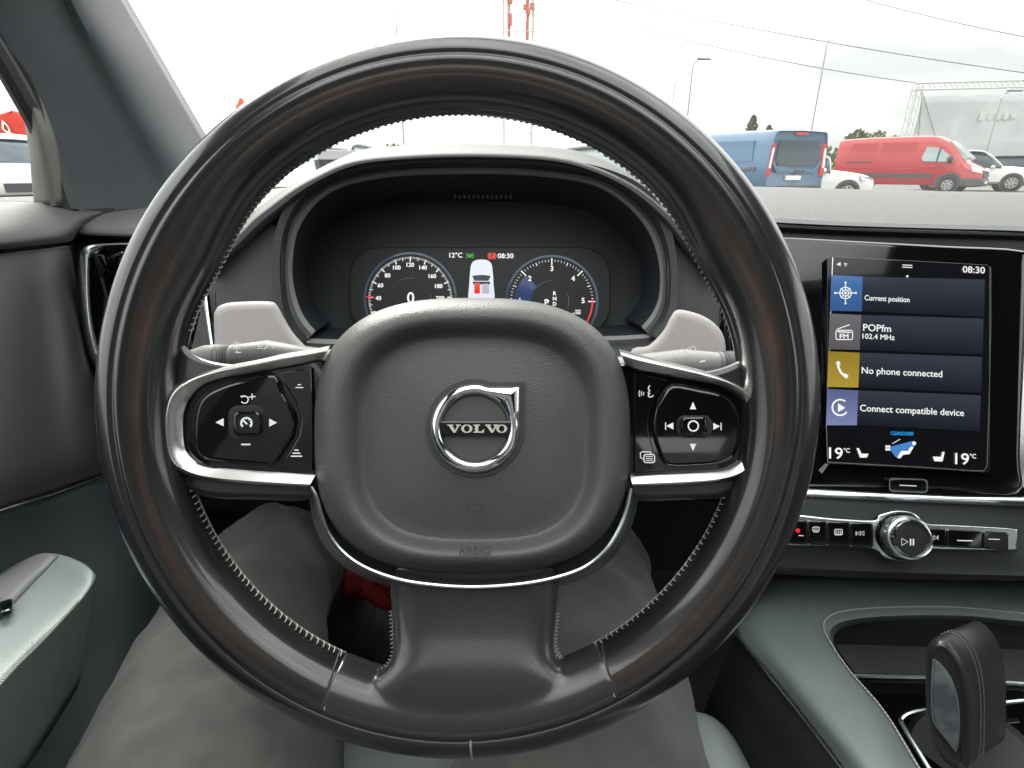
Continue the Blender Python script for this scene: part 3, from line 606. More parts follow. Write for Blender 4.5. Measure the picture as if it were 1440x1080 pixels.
for s_, xb, xt in ((-1, -.655, -.525), (1, 1.31, 1.14)):
    obj('rear_side_glass', MB().grid([[Vector((xb + (xt - xb) * t, y, z0 - .06 + .42 * t)) for y in (-.45, -1.0, -1.65)] for t in (0, .5, 1)]), M['tint'], body, solid=.004)
obj('rear_glass', MB().grid([[Vector((x, -1.9 + .2 * t, z0 - .1 + .46 * t)) for x in (-.55, .3, 1.15)] for t in (0, .5, 1)]), M['tint'], body, solid=.004)
obj('passenger_glass', MB().grid([[Vector((1.31 - .17 * t, y, z0 - .06 + .42 * t)) for y in (.75, .3, -.1, -.42)] for t in (0, .5, 1)]), M['glass'], body, solid=.004)
for s_, xb, xt in ((-1, -.64, -.50), (1, 1.30, 1.12)):
    obj('roof_rail', MB().tube([(xt + s_ * .02, .52, z0 + .41), (xt + s_ * .03, 0, z0 + .45), (xt + s_ * .03, -1.0, z0 + .45), (xt, -1.75, z0 + .40)], .045, 8), M['liner'], body)
    obj('door_pillar', MB().tube([(xb, -.40, .3), (xb, -.42, z0 - .05), (xt, -.52, z0 + .38)], .06, 8), M['dark2'], body)
    obj('rear_pillar', MB().tube([(xb, -1.9, z0 - .1), (xt, -1.6, z0 + .36)], .10, 8), M['liner'], body)
obj('rear_shelf', MB().box((.33, -1.85, z0 - .32), 1.9, .1, .5), M['dark2'], body)
obj('side_panel', MB().box((1.36, -.3, z0 - .42), .1, 2.9, .72), M['dark2'], body)
obj('floor', MB().box((.33, -.3, .16), 2.0, 3.2, .05), M['carpet'], body)
obj('firewall', MB().box((.33, 1.02, .52), 1.95, .06, .72), M['carpet'], body)
# windshield and bonnet
ws = [[Vector((.33 + k * (.87 - .10 * t) , 1.22 - .62 * t - .10 * k * k + .04, z0 - .055 + .43 * t)) for k in (-1, -.75, -.5, -.25, 0, .25, .5, .75, 1)] for t in (0, .25, .5, .75, 1.0, 1.16)]
obj('windshield', MB().grid(ws), M['windshield'], body, solid=.004)
obj('bonnet', MB().grid([[Vector((.33 + k * .8, y, z0 - zz - .05 * k * k)) for k in (-1, -.7, -.35, 0, .35, .7, 1)] for y, zz in ((1.3, .085), (1.7, .10), (2.1, .15), (2.35, .24), (2.42, .40))]), paint('deep_blue_paint', (.02, .05, .11)), body, solid=.02)
# ------------------------------------------------------------------ driver's door
door = bpy.data.objects.new('door', None); COL.objects.link(door); door.parent = body; door.location = X(60, 1000, .45) - body.location; door.empty_display_size = .02; door['label'] = 'driver door with dark upper panel and teal grey padded armrest'
obj('sill_top', sheet([
    [(-140, 283, .52), (0, 284, .61), (60, 285, .68), (130, 288, .77), (215, 286, .86)],
    [(-140, 300, .485), (0, 297, .575), (60, 296, .64), (125, 295, .73), (195, 293, .83)],
    [(-140, 328, .45), (0, 320, .535), (60, 315, .60), (108, 309, .67), (150, 306, .79)],
    [(-140, 352, .44), (0, 340, .52), (60, 333, .58), (100, 326, .64), (118, 324, .75)],
    [(-140, 368, .445), (0, 352, .525), (55, 346, .58), (92, 342, .635), (106, 340, .74)]], 6, 5), M['sill'], door, solid=.015)
obj('upper_panel', sheet([
    [(-140, 372, .448), (0, 357, .53), (50, 351, .58), (88, 347, .63), (104, 345, .72)],
    [(-140, 395, .445), (0, 378, .525), (50, 370, .575), (90, 364, .625), (106, 362, .72)],
    [(-140, 560, .415), (0, 530, .485), (65, 512, .54), (112, 504, .58), (128, 502, .68)],
    [(-140, 700, .39), (0, 662, .455), (75, 640, .51), (135, 624, .56), (185, 614, .65)],
    [(-140, 765, .39), (0, 717, .452), (75, 694, .505), (147, 668, .565), (215, 650, .65)]], 6, 5), M['door_d'], door, solid=.012)
obj('panel_trim', MB().tube([X(*p) for p in cr([(-140, 766, .387), (0, 718, .449), (75, 695, .502), (147, 669, .562), (215, 651, .645)], 6)], .0012, 6), M['silver'], door)
obj('lower_panel', sheet([
    [(-140, 766, .392), (0, 719, .455), (75, 696, .508), (148, 670, .568), (225, 645, .66)],
    [(-140, 850, .40), (0, 800, .462), (90, 775, .515), (170, 750, .575), (235, 730, .66)],
    [(-140, 1000, .40), (0, 940, .455), (100, 900, .50), (185, 860, .55), (240, 840, .62)],
    [(-140, 1250, .37), (0, 1180, .42), (110, 1120, .46), (200, 1060, .50), (250, 1000, .57)],
    [(-140, 1500, .36), (0, 1450, .40), (110, 1380, .44), (200, 1300, .48), (250, 1200, .54)]], 6, 5), M['door_t'], door, solid=.012)
arm = [[(60, 850, .47), (80, 840, .465), (100, 840, .46), (110, 845, .455), (108, 855, .455), (100, 900, .455), (95, 960, .46)],
       [(24, 802, .475), (72, 780, .46), (112, 789, .445), (133, 806, .432), (134, 822, .430), (128, 870, .430), (112, 960, .43)],
       [(-10, 816, .452), (40, 800, .44), (88, 822, .417), (114, 836, .405), (115, 850, .403), (108, 890, .405), (90, 1000, .408)],
       [(-60, 842, .42), (0, 838, .403), (48, 866, .383), (70, 884, .373), (71, 898, .372), (66, 940, .373), (52, 1060, .375)],
       [(-150, 900, .365), (-75, 915, .347), (-22, 942, .332), (0, 956, .327), (1, 972, .326), (-2, 1020, .328), (-15, 1150, .33)],
       [(-300, 1000, .30), (-210, 1015, .29), (-135, 1060, .28), (-100, 1085, .275), (-100, 1105, .275), (-95, 1160, .277), (-95, 1300, .28)]]
ar = obj('armrest', sheet(arm, 5, 5), M['teal'], door, solid=.01)
st = MB(); path = resample([tuple(X(*p)) for p in cr([(131, 817, .431), (113, 843, .4035), (70, 891, .372), (0, 964, .3262), (-100, 1095, .2748)], 10)], 90)
for i in range(0, 88):
    a, b = Vector(path[i]), Vector(path[i + 1]); o_ = -FW * .004 + RT * .0015; st.tube([a.lerp(b, .1) + o_, a.lerp(b, .85) + o_ + UP * .0003], .0011, 5)
obj('stitching', st, M['stitch'], door)['kind'] = 'stuff'
sp_ = plane3((30, 802, .452), (0, 845, .400), (50, 830, .4175))
aw = [cr([tuple(X(*p)) for p in r], 5) for r in arm]; aw = [[Vector(c) for c in col] for col in zip(*[cr([r[k] for r in aw], 5) for k in range(len(aw[0]))])]
obj('switch_plate', MB().grid([[v + UP * .0022 for v in r[0:8]] for r in aw[7:23]]), mat('grey_switch_plate', (.15, .148, .155), .5, bump=('leather', 900, .0001)), door, solid=.003)
obj('switch', plate(rrect(-2, 846, 19, 864, 6, 5, -.3), sp_, .007, 0, 4), M['piano'], door); obj('switch', plate(rrect(-26, 838, -2, 858, 6, 5, -.2), sp_, .007, 0, 4), M['piano'], door)
obj('switch_bezel', plate([(-20, 836), (12, 830), (28, 833), (31, 836), (14, 834), (-20, 841)], sp_, .004, 0, .4), M['chrome'], door)
# window frame corner, glass and outer skin
obj('window_frame', sheet([
    [(48, 290, .70), (58, 290, .685), (72, 290, .675), (90, 290, .69)],
    [(43, 240, .69), (52, 238, .67), (66, 232, .66), (84, 228, .68)],
    [(37, 190, .68), (45, 185, .655), (56, 182, .645), (74, 182, .665)],
    [(24, 124, .66), (30, 120, .635), (34, 120, .63), (48, 120, .645)],
    [(-14, 76, .62), (-8, 70, .60), (0, 66, .595), (10, 66, .61)],
    [(-120, -30, .52), (-112, -38, .51), (-100, -45, .505), (-85, -50, .51)]], 4, 5), mat('window_frame_vinyl', (.12, .12, .11), .6, bump=('noise', 600, .0002)), door, solid=.012)
gl = [[Vector((-.655 + .13 * t, y, z0 - .06 + .42 * t)) for y in (.72, .3, -.1, -.42)] for t in (0, .5, 1)]
obj('window_glass', MB().grid(gl), M['glass'], door, solid=.004)
obj('outer_skin', MB().grid([[Vector((x, y, z)) for y in (.98, .5, 0, -.5, -1.9)] for x, z in ((-.66, z0 - .085), (-.70, z0 - .2), (-.72, z0 - .5), (-.66, .2))]), paint('deep_blue_door_paint', (.02, .05, .11)), door, solid=.02)
# ------------------------------------------------------------------ dashboard
dash = root('dashboard', 'soft grey dashboard running across under the windshield', 'dashboard', X(720, 600, .62))
obj('top_pad', sheet([
    [(880, 262, .98), (1000, 262, .95), (1090, 263, .92), (1200, 266, .90), (1330, 269, .89), (1460, 272, .89), (1700, 278, .92)],
    [(880, 268, .88), (1000, 268, .85), (1090, 268, .82), (1200, 271, .80), (1330, 274, .79), (1460, 277, .79), (1700, 284, .81)],
    [(880, 285, .74), (1000, 285, .71), (1090, 287, .69), (1200, 291, .68), (1330, 295, .67), (1460, 299, .67), (1700, 306, .69)],
    [(880, 300, .68), (1000, 302, .65), (1095, 306, .63), (1200, 311, .62), (1330, 315, .61), (1460, 319, .61), (1700, 328, .63)],
    [(880, 306, .665), (1000, 309, .635), (1095, 314, .612), (1200, 319, .602), (1330, 323, .592), (1460, 327, .592), (1700, 338, .61)],
    [(880, 312, .665), (1000, 315, .635), (1095, 320, .612), (1200, 325, .602), (1330, 329, .592), (1460, 333, .592), (1700, 344, .61)]], 5, 5), M['dash'], dash, solid=.01)
obj('top_pad', sheet([
    [(150, 296, .78), (215, 284, .86), (290, 276, .92), (360, 268, .96), (470, 258, 1.0)],
    [(135, 302, .745), (200, 296, .79), (280, 292, .82), (360, 286, .84), (470, 280, .86)],
    [(113, 316, .70), (180, 316, .715), (260, 316, .73), (350, 316, .735), (470, 314, .74)],
    [(111, 324, .69), (180, 327, .70), (260, 330, .71), (350, 332, .715), (470, 332, .72)],
    [(113, 330, .69), (180, 333, .70), (260, 336, .71), (350, 338, .715), (470, 338, .72)]], 5, 5), M['dash'], dash, solid=.01)
obj('upper_fascia', sheet([
    [(880, 318, .668), (1000, 320, .638), (1095, 325, .615), (1200, 330, .605), (1330, 334, .596), (1460, 338, .596), (1700, 350, .62)],
    [(880, 345, .67), (1000, 345, .64), (1095, 345, .617), (1200, 350, .607), (1330, 354, .598), (1460, 358, .598), (1700, 370, .62)],
    [(880, 620, .66), (1000, 620, .62), (1095, 620, .59), (1200, 620, .58), (1330, 630, .57), (1460, 640, .57), (1700, 660, .59)]], 4, 4), M['dark'], dash, solid=.01)
obj('left_fascia', sheet([
    [(105, 333, .705), (180, 337, .72), (260, 340, .735), (350, 342, .74), (470, 342, .74)],
    [(105, 430, .67), (180, 430, .68), (260, 430, .69), (350, 430, .69), (470, 430, .69)],
    [(125, 560, .64), (180, 570, .65), (260, 580, .66), (350, 580, .66), (470, 580, .66)],
    [(150, 690, .64), (200, 700, .66), (260, 710, .68), (350, 715, .68), (470, 715, .68)],
    [(160, 720, .72), (220, 725, .74), (290, 730, .76), (370, 730, .76), (470, 730, .76)]], 4, 4), M['gap'], dash, solid=.01)
# panels either side of the cluster and the lower column area
fl = flat(.540)
obj('cluster_side_panel', plate(cr([(306, 600), (304, 500), (304, 430), (303, 350), (330, 325), (385, 315), (398, 345), (398, 380), (400, 430), (412, 470), (440, 520), (460, 600)], 3, True), fl, .004, -.03, 3), M['dark2'], dash)
obj('cluster_side_panel', plate(cr([(945, 330), (985, 322), (1008, 345), (1011, 400), (1012, 470), (1016, 600), (860, 600), (880, 520), (925, 470), (938, 430), (938, 350)], 3, True), fl, .004, -.03, 3), M['dark2'], dash)
obj('knee_panel', sheet([
    [(250, 560, .60), (420, 560, .58), (600, 560, .58), (800, 560, .58), (1000, 560, .585), (1110, 600, .585)],
    [(250, 640, .62), (420, 640, .60), (600, 650, .60), (800, 650, .60), (1000, 650, .60), (1110, 690, .595)],
    [(260, 690, .66), (420, 690, .64), (600, 700, .64), (800, 700, .64), (1000, 700, .64), (1110, 740, .62)],
    [(270, 700, .80), (420, 700, .80), (600, 705, .80), (800, 705, .80), (1000, 705, .80), (1110, 745, .75)]], 4, 4), M['gap'], dash, solid=.01)
# ------------------------------------------------------------------ instrument cluster
clu = root('instrument_cluster', 'hooded digital instrument cluster with two round gauges behind the steering wheel', 'instrument cluster', X(670, 470, .6))
def ring(pts, d, n=8): return [X(x, y, d) for x, y in cr(pts, n, True)]
# 20 matching control points per ring, clockwise from lower left
lipC = [(460, 520), (410, 492), (388, 450), (383, 395), (384, 345), (396, 300), (424, 264), (470, 238), (540, 221), (620, 216), (710, 217), (790, 224), (855, 238), (905, 262), (936, 300), (950, 350), (953, 400), (950, 440), (930, 478), (890, 500)]
bezO = [(462, 490), (432, 474), (410, 442), (401, 395), (402, 350), (411, 312), (436, 277), (478, 253), (545, 240), (622, 236), (712, 236), (788, 242), (846, 254), (890, 282), (920, 318), (935, 360), (937, 402), (932, 436), (912, 466), (880, 483)]
bezI = [(466, 477), (443, 464), (423, 436), (412, 394), (413, 352), (422, 318), (446, 285), (484, 262), (549, 249), (624, 245), (711, 245), (784, 251), (838, 262), (880, 288), (910, 323), (925, 362), (928, 401), (922, 431), (903, 458), (876, 472)]
bak = [(480, 462), (464, 452), (446, 432), (436, 395), (438, 360), (448, 335), (470, 312), (505, 296), (556, 287), (626, 283), (708, 283), (775, 287), (822, 297), (860, 318), (888, 345), (900, 370), (902, 400), (897, 425), (880, 446), (860, 458)]
base = [(x + (x - 668) * .01, y + 4) for x, y in lipC]
mb = MB().grid([ring(base, .60), ring([(x, y - 2) for x, y in lipC], .545), ring(lipC, .525), ring([((a + c * 1.5) / 2.5, (b + d * 1.5) / 2.5) for (a, b), (c, d) in zip(lipC, bezO)], .528), ring(bezO, .545)], cu=True)
obj('hood', mb, M['dark'], clu, smooth=60)
obj('bezel', MB().grid([ring(bezO, .545), ring([((a + c) / 2, (b + d) / 2) for (a, b), (c, d) in zip(bezO, bezI)], .542), ring(bezI, .548)], cu=True), M['bezel'], clu, smooth=60)
m2 = MB().grid([ring(bezI, .548), ring([((a + c) / 2, (b + d) / 2) for (a, b), (c, d) in zip(bezI, bak)], .59), ring(bak, .635)], cu=True)
b0 = len(m2.v); m2.v += ring(bak, .635); m2.f.append(tuple(range(b0, len(m2.v))))
obj('cavity', m2, M['hood_in'], clu, smooth=50)
ht = ((278, 372), (322, 330), (348, 304), (374, 284), (408, 260), (443, 240), (480, 222), (520, 208.5), (625, 202), (710, 203), (783, 207.5), (832, 218), (878, 241), (912, 264), (947, 296), (978, 334), (1016, 380))
hl = ((284, 380), (330, 336), (355, 310), (380, 290), (413, 266), (447, 247), (485, 230), (530, 221.5), (622, 216), (710, 216.5), (785, 222), (838, 236), (880, 255), (912, 276), (945, 306), (974, 342), (1010, 388))
hu = ((296, 390), (342, 350), (370, 325), (394, 304), (423, 279), (455, 257), (492, 240), (534, 230), (622, 224), (710, 224.5), (782, 230), (830, 244), (869, 263), (898, 285), (930, 314), (958, 350), (996, 396))
obj('hood_top', sheet([[(x, y + 40, .9) for x, y in ht], [(x, y + 9, .76) for x, y in ht], [(x, y, .64) for x, y in ht], [((a[0] + b[0]) / 2, a[1] * .5 + b[1] * .5, .58) for a, b in zip(ht, hl)], [(x, y - 1.5, .527) for x, y in hl], [(x, y + 2, .519) for x, y in hl]], 4, 4), M['dash'], clu)
obj('shaded_hood_lip', sheet([[(x, y + 2, .519) for x, y in hl], [((a[0] + b[0]) / 2, (a[1] + b[1]) / 2 + 2, .520) for a, b in zip(hl, hu)], [(x, y, .535) for x, y in hu], [(x, y + 4, .56) for x, y in hu]], 4, 4), M['dark'], clu)  # lip and underside, shadow beneath the hood put in as darker plastic
dp = flat(.625)
obj('display_panel', plate(rrect(492, 348, 858, 470, 40), dp, .001, -.006, 1), mat('display_glass_black', (.010, .010, .011), .45), clu)
SW = screen('display_white', (1, 1, .98), 1.0); SG = screen('display_grey', (.6, .62, .66), .6); SR = screen('display_red', (1, .05, .03), .9); SGR = screen('display_green', (.15, .8, .12), .7); SB = screen('display_blue', (.22, .34, .52), .22); SB2 = screen('display_blue_glow', (.08, .15, .40), .4)
def gauge(cx, cy, r, name):
    d = Draw(dp, .0016); d.arc(cx, cy, r + 7, -30, 210, 3.2); g = obj(name, d, SB, clu, smooth=0); return g
gl_ = gauge(577, 420, 57, 'speedometer'); d = Draw(dp, .002)
for v in range(0, 242, 2):
    a = 90 - (v - 120) * 1.1; L = 7 if v % 20 == 0 else (5 if v % 10 == 0 else 3)
    if -40 < a < 220: d.line([(577 + (57 - L + 2) * math.cos(R(a)), 420 - (57 - L + 2) * math.sin(R(a))), (577 + 59 * math.cos(R(a)), 420 - 59 * math.sin(R(a)))], 1.5 if v % 20 == 0 else (.9 if v % 10 == 0 else .55))
obj('ticks', d, SW, gl_, smooth=0)
d = Draw(dp, .0022)
for t, x, y in (('40', 532, 422), ('60', 535, 404), ('80', 545, 390), ('100', 558, 379), ('120', 577, 375), ('140', 595, 379), ('160', 608, 391), ('180', 617, 405), ('200', 619, 422)): obj('numeral', Draw(dp, .0022).text(t, x, y, h=5.6, align='C', bold=.25), SW, gl_, smooth=0)
obj('speed_readout', Draw(dp, .0022).text('0', 577.5, 426, h=15, align='C', bold=.3), SW, gl_, smooth=0)
d = Draw(dp, .0023); d.line([(515, 417.5), (526, 417.5)], 1.8); d.line([(520, 414), (520, 421)], 1.2); obj('speed_marker', d, SR, gl_, smooth=0)
d = Draw(dp, .0019); d.arc(577, 420, 29, 80, 150, .9); d.arc(577, 420, 29, -10, 12, .9); obj('inner_ring', d, SB, gl_, smooth=0)
gr_ = gauge(776, 424, 57, 'tachometer'); d = Draw(dp, .002)
for k in range(0, 81):
    v = k / 10; a = 180 - (v - 1) * 45; L = 8 if k % 10 == 0 else (5 if k % 5 == 0 else 3)
    if a > -40 and a < 181 and v <= 5: d.line([(776 + (59 - L) * math.cos(R(a)), 424 - (59 - L) * math.sin(R(a))), (776 + (59 if k % 10 else 61) * math.cos(R(a)), 424 - (59 if k % 10 else 61) * math.sin(R(a)))], 1.6 if k % 10 == 0 else (1. if k % 5 == 0 else .6))
obj('ticks', d, SW, gr_, smooth=0)
d = Draw(dp, .0022)
for t, x, y in (('1', 731, 426), ('2', 745, 395), ('3', 776, 381), ('4', 806, 395), ('5', 820, 426)): obj('numeral', Draw(dp, .0022).text(t, x, y, h=7, align='C', bold=.3), SW, gr_, smooth=0)
obj('gear_readout', Draw(dp, .0022).text('P', 769, 430, h=9, align='C', bold=.4), SW, gr_, smooth=0)
for i, t in enumerate('RND'): obj('gear_letter', Draw(dp, .0022).text(t, 780, 415 + i * 7.4, h=5, align='C', bold=.3), SW, gr_, smooth=0)
obj('unit_caption', Draw(dp, .0022).text('rpm', 809, 438, h=3.4, align='L', bold=.1).text('x1000', 805, 442, h=3.2, align='L', bold=.1), SW, gr_, smooth=0)
d = Draw(dp, .0021); d.arc(776, 424, 57, -38, 4, 2.2); obj('red_zone', d, SR, gr_, smooth=0)
d = Draw(dp, .0017); d.poly([(776 + 52 * math.cos(R(a)), 424 - 52 * math.sin(R(a))) for a in range(135, 182, 5)] + [(776 + 30 * math.cos(R(a)), 424 - 30 * math.sin(R(a))) for a in range(180, 134, -5)]); obj('rev_band', d, SB2, gr_, smooth=0)
d = Draw(dp, .0019); d.arc(776, 424, 29, 90, 175, .9); d.arc(776, 424, 24, -25, 25, 1.2); obj('inner_ring', d, SB, gr_, smooth=0)
obj('temperature_readout', Draw(dp, .002).text('12°C', 632, 362, width=18, h=6.5, bold=.2), SW, clu, smooth=0); obj('clock_readout', Draw(dp, .002).text('08:30', 700, 363, width=22, h=6.5, bold=.2), SW, clu, smooth=0)
d = Draw(dp, .002)
for s_ in (-1, 1):
    d.arc(661 - s_ * 1.2, 359.5, 2.6, 90 - s_ * 90 - 60, 90 - s_ * 90 + 60, 1.2); d.line([(661 + s_ * 2.5, 357.5), (661 + s_ * 5.5, 356.5)], .9); d.line([(661 + s_ * 2.5, 359.5), (661 + s_ * 5.5, 359.5)], .9); d.line([(661 + s_ * 2.5, 361.5), (661 + s_ * 5.5, 362.5)], .9)
obj('light_symbol', d, SGR, clu, smooth=0)
d = Draw(dp, .002); d.disc(692, 360, 4.2); d.arc(692, 360, 5.6, 120, 240, 1.2); d.arc(692, 360, 5.6, -60, 60, 1.2); pk = obj('parking_brake_symbol', d, SR, clu, smooth=0)
obj('letter', Draw(dp, .0023).text('P', 692, 362.4, h=5, align='C', bold=.1), mat('symbol_black', (.02, 0, 0), .5), pk, smooth=0)
d = Draw(dp, .002); d.poly(cr([(661, 384), (663, 371), (669, 366), (677, 365), (685, 366), (691, 371), (693, 384), (694, 400), (693, 424), (661, 424), (660, 400)], 3, True)); cg = obj('car_graphic', d, screen('graphic_white', (.86, .88, 1), .95), clu, smooth=0)
d = Draw(dp, .0022); d.poly([(664, 388), (670, 387), (677, 386.5), (684, 387), (690, 388), (687, 395), (667, 395)]); d.poly([(665, 396), (689, 396), (689, 400), (665, 400)]); obj('cabin_graphic', d, screen('graphic_dark', (.05, .05, .07), .5), cg, smooth=0)
d = Draw(dp, .0025); d.poly(rrect(667, 398, 675, 413, 1.5)); obj('seat_belt_symbol', d, SR, cg, smooth=0)
d = Draw(dp, .0025); d.poly(rrect(678, 399, 688, 413, 2)); obj('seat_graphic', d, screen('graphic_pale', (.7, .72, .85), .7), cg, smooth=0)
# speaker slots under the hood
sl_ = MB()
for k in range(13): sl_.box(X(640 + k * 6.5, 277, .568), .0022, .001, .0035)
obj('vent_slots', sl_, M['gap'], clu)['kind'] = 'stuff'
# ------------------------------------------------------------------ steering column covers and stalks
colm = root('column_cover', 'pale grey steering column covers flanking the hub behind the wheel', 'column cover', X(668, 520, .48))
cp = flat(.475)
obj('cover_half', plate(cr([(303, 600), (302, 500), (301, 450), (303, 437), (311, 429), (330, 425), (378, 424), (390, 430), (400, 448), (414, 470), (434, 490), (460, 505), (470, 600)], 4, True), cp, .012, -.045, 11), M['shroud'], colm)
obj('cover_half', plate(cr([(880, 600), (884, 500), (912, 486), (932, 466), (944, 444), (952, 436), (966, 437), (988, 444), (1006, 456), (1018, 474), (1021, 505), (1024, 600)], 4, True), cp, .012, -.045, 11), M['shroud'], colm)
obj('column_body', MB().tube([X(668, 600, .33), X(668, 580, .42), X(668, 570, .56)], [.04, .055, .06], 20), M['gap'], colm)
for nm, lab, xs, s_ in (('indicator_stalk', 'grey light and indicator stalk left of the steering hub', (270, 330, 420, 560), 1), ('wiper_stalk', 'grey wiper stalk with ribbed collar right of the steering hub', (1075, 1010, 915, 780), -1)):
    so_ = root(nm, lab, 'stalk', X(xs[1], 495, .43))
    yy = 502 if s_ > 0 else 512; rs = .78
    obj('lever', MB().tube([X(xs[3], yy + 18, .43), X(xs[2], yy + 6, .425), X((xs[1] + xs[2]) / 2, yy + 1, .42), X(xs[1], yy, .418)], ([.0095, .0125, .0135, .0095] if s_ > 0 else [.0095, .012, .012, .009]), 16), mat(nm + '_grey', (.085, .082, .082) if s_ > 0 else (.26, .245, .245), .5, bump=('leather', 900, .0002)), so_)
    kn = obj('end_knob', MB().tube([X(xs[1], yy, .418), X((xs[0] + xs[1] * 2) / 3, yy, .417), X((xs[0] * 2 + xs[1]) / 3, yy, .417), X(xs[0], yy + 3, .418)], [.0095, .0098, .009, .007], 16), mat(nm + '_knob_grey', (.16, .155, .155), .5, bump=('leather', 900, .0002)), so_)
    ribs = MB()
    for k in range(6):
        x = xs[1] + (xs[0] - xs[1]) * (.08 + .055 * k); ribs.tube([X(x, yy, .4175), X(x + s_ * -1.5, yy, .4175)], .0102, 16)
    obj('ribbed_collar', ribs, M['dark2'], kn)
    fp = flat(.4085)
    d = Draw(fp, .0)
    if s_ > 0:
        d.arc(333, 486, 3.2, 0, 360, 1.2)
        for k in range(8): d.line([(333 + 5 * math.cos(k * math.pi / 4), 486 + 5 * math.sin(k * math.pi / 4)), (333 + 7.2 * math.cos(k * math.pi / 4), 486 + 7.2 * math.sin(k * math.pi / 4))], 1.2)
        d.arc(371, 486, 4.5, -90, 90, 1.2); d.line([(371, 481.5), (368, 482), (368, 490), (371, 490.5)], 1.2)
        for k in range(4): d.line([(362, 482 + k * 2.6), (366, 482 + k * 2.6)], 1.1)
        d.line([(384.5, 484), (384.5, 490)], 1.6); d.line([(331, 495), (342, 496)], 1.6)
    else:
        for cx, cy in ((951, 498), (963, 497), (975, 491)):
            d.line([(cx - 4, cy - 1), (cx - 1, cy - 4), (cx + 3, cy - 3), (cx + 2, cy + 2), (cx - 3, cy + 3)], 1.1, True)
        d.line([(964, 493), (970, 488)], 1.1); d.line([(984, 509), (992, 507)], 2.4)
    obj('symbols', d, M['icon'], so_, smooth=0)
# ------------------------------------------------------------------ side air vent
sv = root('air_vent', 'tall chrome-framed air vent at the left end of the dashboard', 'air vent', X(210, 480, .66)); vp = flat(.625)
fo = cr([(300, 339), (210, 341), (150, 343), (126, 345), (115, 353), (112, 372), (112, 410), (115, 450), (122, 490), (132, 514), (146, 522), (200, 523), (296, 520)], 5)
fi = cr([(300, 345), (210, 347), (154, 349), (138, 352), (130, 360), (127, 376), (127, 410), (130, 450), (137, 484), (143, 500), (152, 508), (200, 511), (296, 510)], 5)
fo, fi = resample(fo, 70), resample(fi, 70)
def ribbon(fo, fi, pl, prof):
    return MB().grid([[pl.at(o[0] + (i[0] - o[0]) * s, o[1] + (i[1] - o[1]) * s, w) for o, i in zip(fo, fi)] for s, w in prof])
obj('chrome_frame', ribbon(fo, fi, vp, [(-.05, -.01), (0, .0), (.08, .004), (.3, .0062), (.7, .0045), (.95, 0), (1, -.012)]), M['chrome_s'], sv, smooth=60)
obj('duct', plate(rrect(120, 346, 300, 520, 14), vp, -.010, -.04, 2), M['piano'], sv)
for k in range(4): obj('slat', MB().box(X(158 + k * 34, 430, .632), .004, .03, .125, Matrix.Rotation(R(25), 3, 'Z')), M['piano'], sv, bevel=.001)
obj('chrome_strip', MB().tube([X(*p) for p in cr([(285, 380, .60), (289, 410, .598), (293, 445, .596), (299, 487, .594), (304, 510, .594)], 5)], [.0036] * 21, 10), M['chrome_s'], sv)
obj('chrome_strip', plate([(297, 380), (303, 380), (304, 500), (301, 500), (299, 440)], flat(.60), .003, -.02, .6), M['piano'], sv)
# ------------------------------------------------------------------ centre stack with the touch screen
stk = root('center_stack', 'glossy black center stack panel framing the touch screen', 'center stack', X(1280, 690, .5))
sp = plane3((1170, 365, .514), (1392, 383, .490), (1160, 652, .501))
obj('gloss_panel', plate(cr([(1100, 334), (1200, 339), (1330, 346), (1434, 352), (1441, 372), (1438, 500), (1434, 640), (1430, 694), (1330, 690), (1200, 686), (1096, 684), (1050, 676), (1040, 600), (1040, 480), (1044, 360), (1060, 336)], 4, True), sp, -.006, -.05, 5), M['piano'], stk)
obj('center_air_vent', plate(rrect(1010, 380, 1060, 640, 6), flat(.545), 0, -.03, 2), M['piano'], stk)
obj('vent_chrome_strip', MB().tube([X(*p) for p in cr([(1024, 398, .54), (1027, 430, .538), (1031, 470, .536), (1036, 520, .534), (1042, 600, .534)], 5)], .0022, 10), M['chrome_s'], stk)
obj('vent_chrome_strip', plate([(1017, 405), (1023, 405), (1028, 498), (1020, 498)], flat(.54), .002, -.01, .5), M['chrome'], stk)
for k in range(5): obj('vent_slat', plate(rrect(1038, 415 + 19 * k, 1062, 429 + 19 * k, 3), flat(.54), .002, -.02, 1), M['piano'], stk)
obj('vent_chrome_strip', MB().tube([X(*p) for p in cr([(1448, 400, .535), (1444, 480, .53), (1440, 560, .525), (1436, 640, .52), (1434, 684, .52)], 4)], .0045, 8), M['silver'], stk)
obj('center_air_vent', plate(rrect(1440, 372, 1540, 690, 8), flat(.54), 0, -.03, 2), M['piano'], stk)
ts = root('touch_screen', 'portrait touch screen showing four menu tiles and climate row', 'touch screen', X(1276, 655, .495))
obj('glass', plate(rrect(1163, 360, 1392, 652, 5, 4, .055), sp, .001, -.006, 1), mat('screen_glass', (.008, .008, .010), .06), ts)
for nm, pts in (('frame_edge', [(1393, 374), (1393.5, 450), (1391, 560), (1388, 655), (1384, 662), (1370, 662), (1280, 656), (1164, 650)]), ('frame_edge', [(1164, 650), (1162, 600), (1166, 500), (1171, 362)])):
    d = Draw(sp, .0015); d.line(pts, 1.4); obj(nm, d, M['silver'], ts, smooth=0)
obj('frame_edge', Draw(sp, .0012).poly([(1160, 652), (1166, 652), (1156, 666), (1151, 661)]), M['silver'], ts, smooth=0)
zt_, zb_ = sp.at(1276, 388).z, sp.at(1276, 608).z
quads = [((1213, 389), (1385, 393), (1384, 446), (1212, 438)), ((1211, 443), (1383, 448), (1382, 499), (1209, 492)), ((1209, 496), (1381, 502), (1380, 553), (1207, 545)), ((1207, 549), (1379, 556), (1378, 607), (1205, 598))]
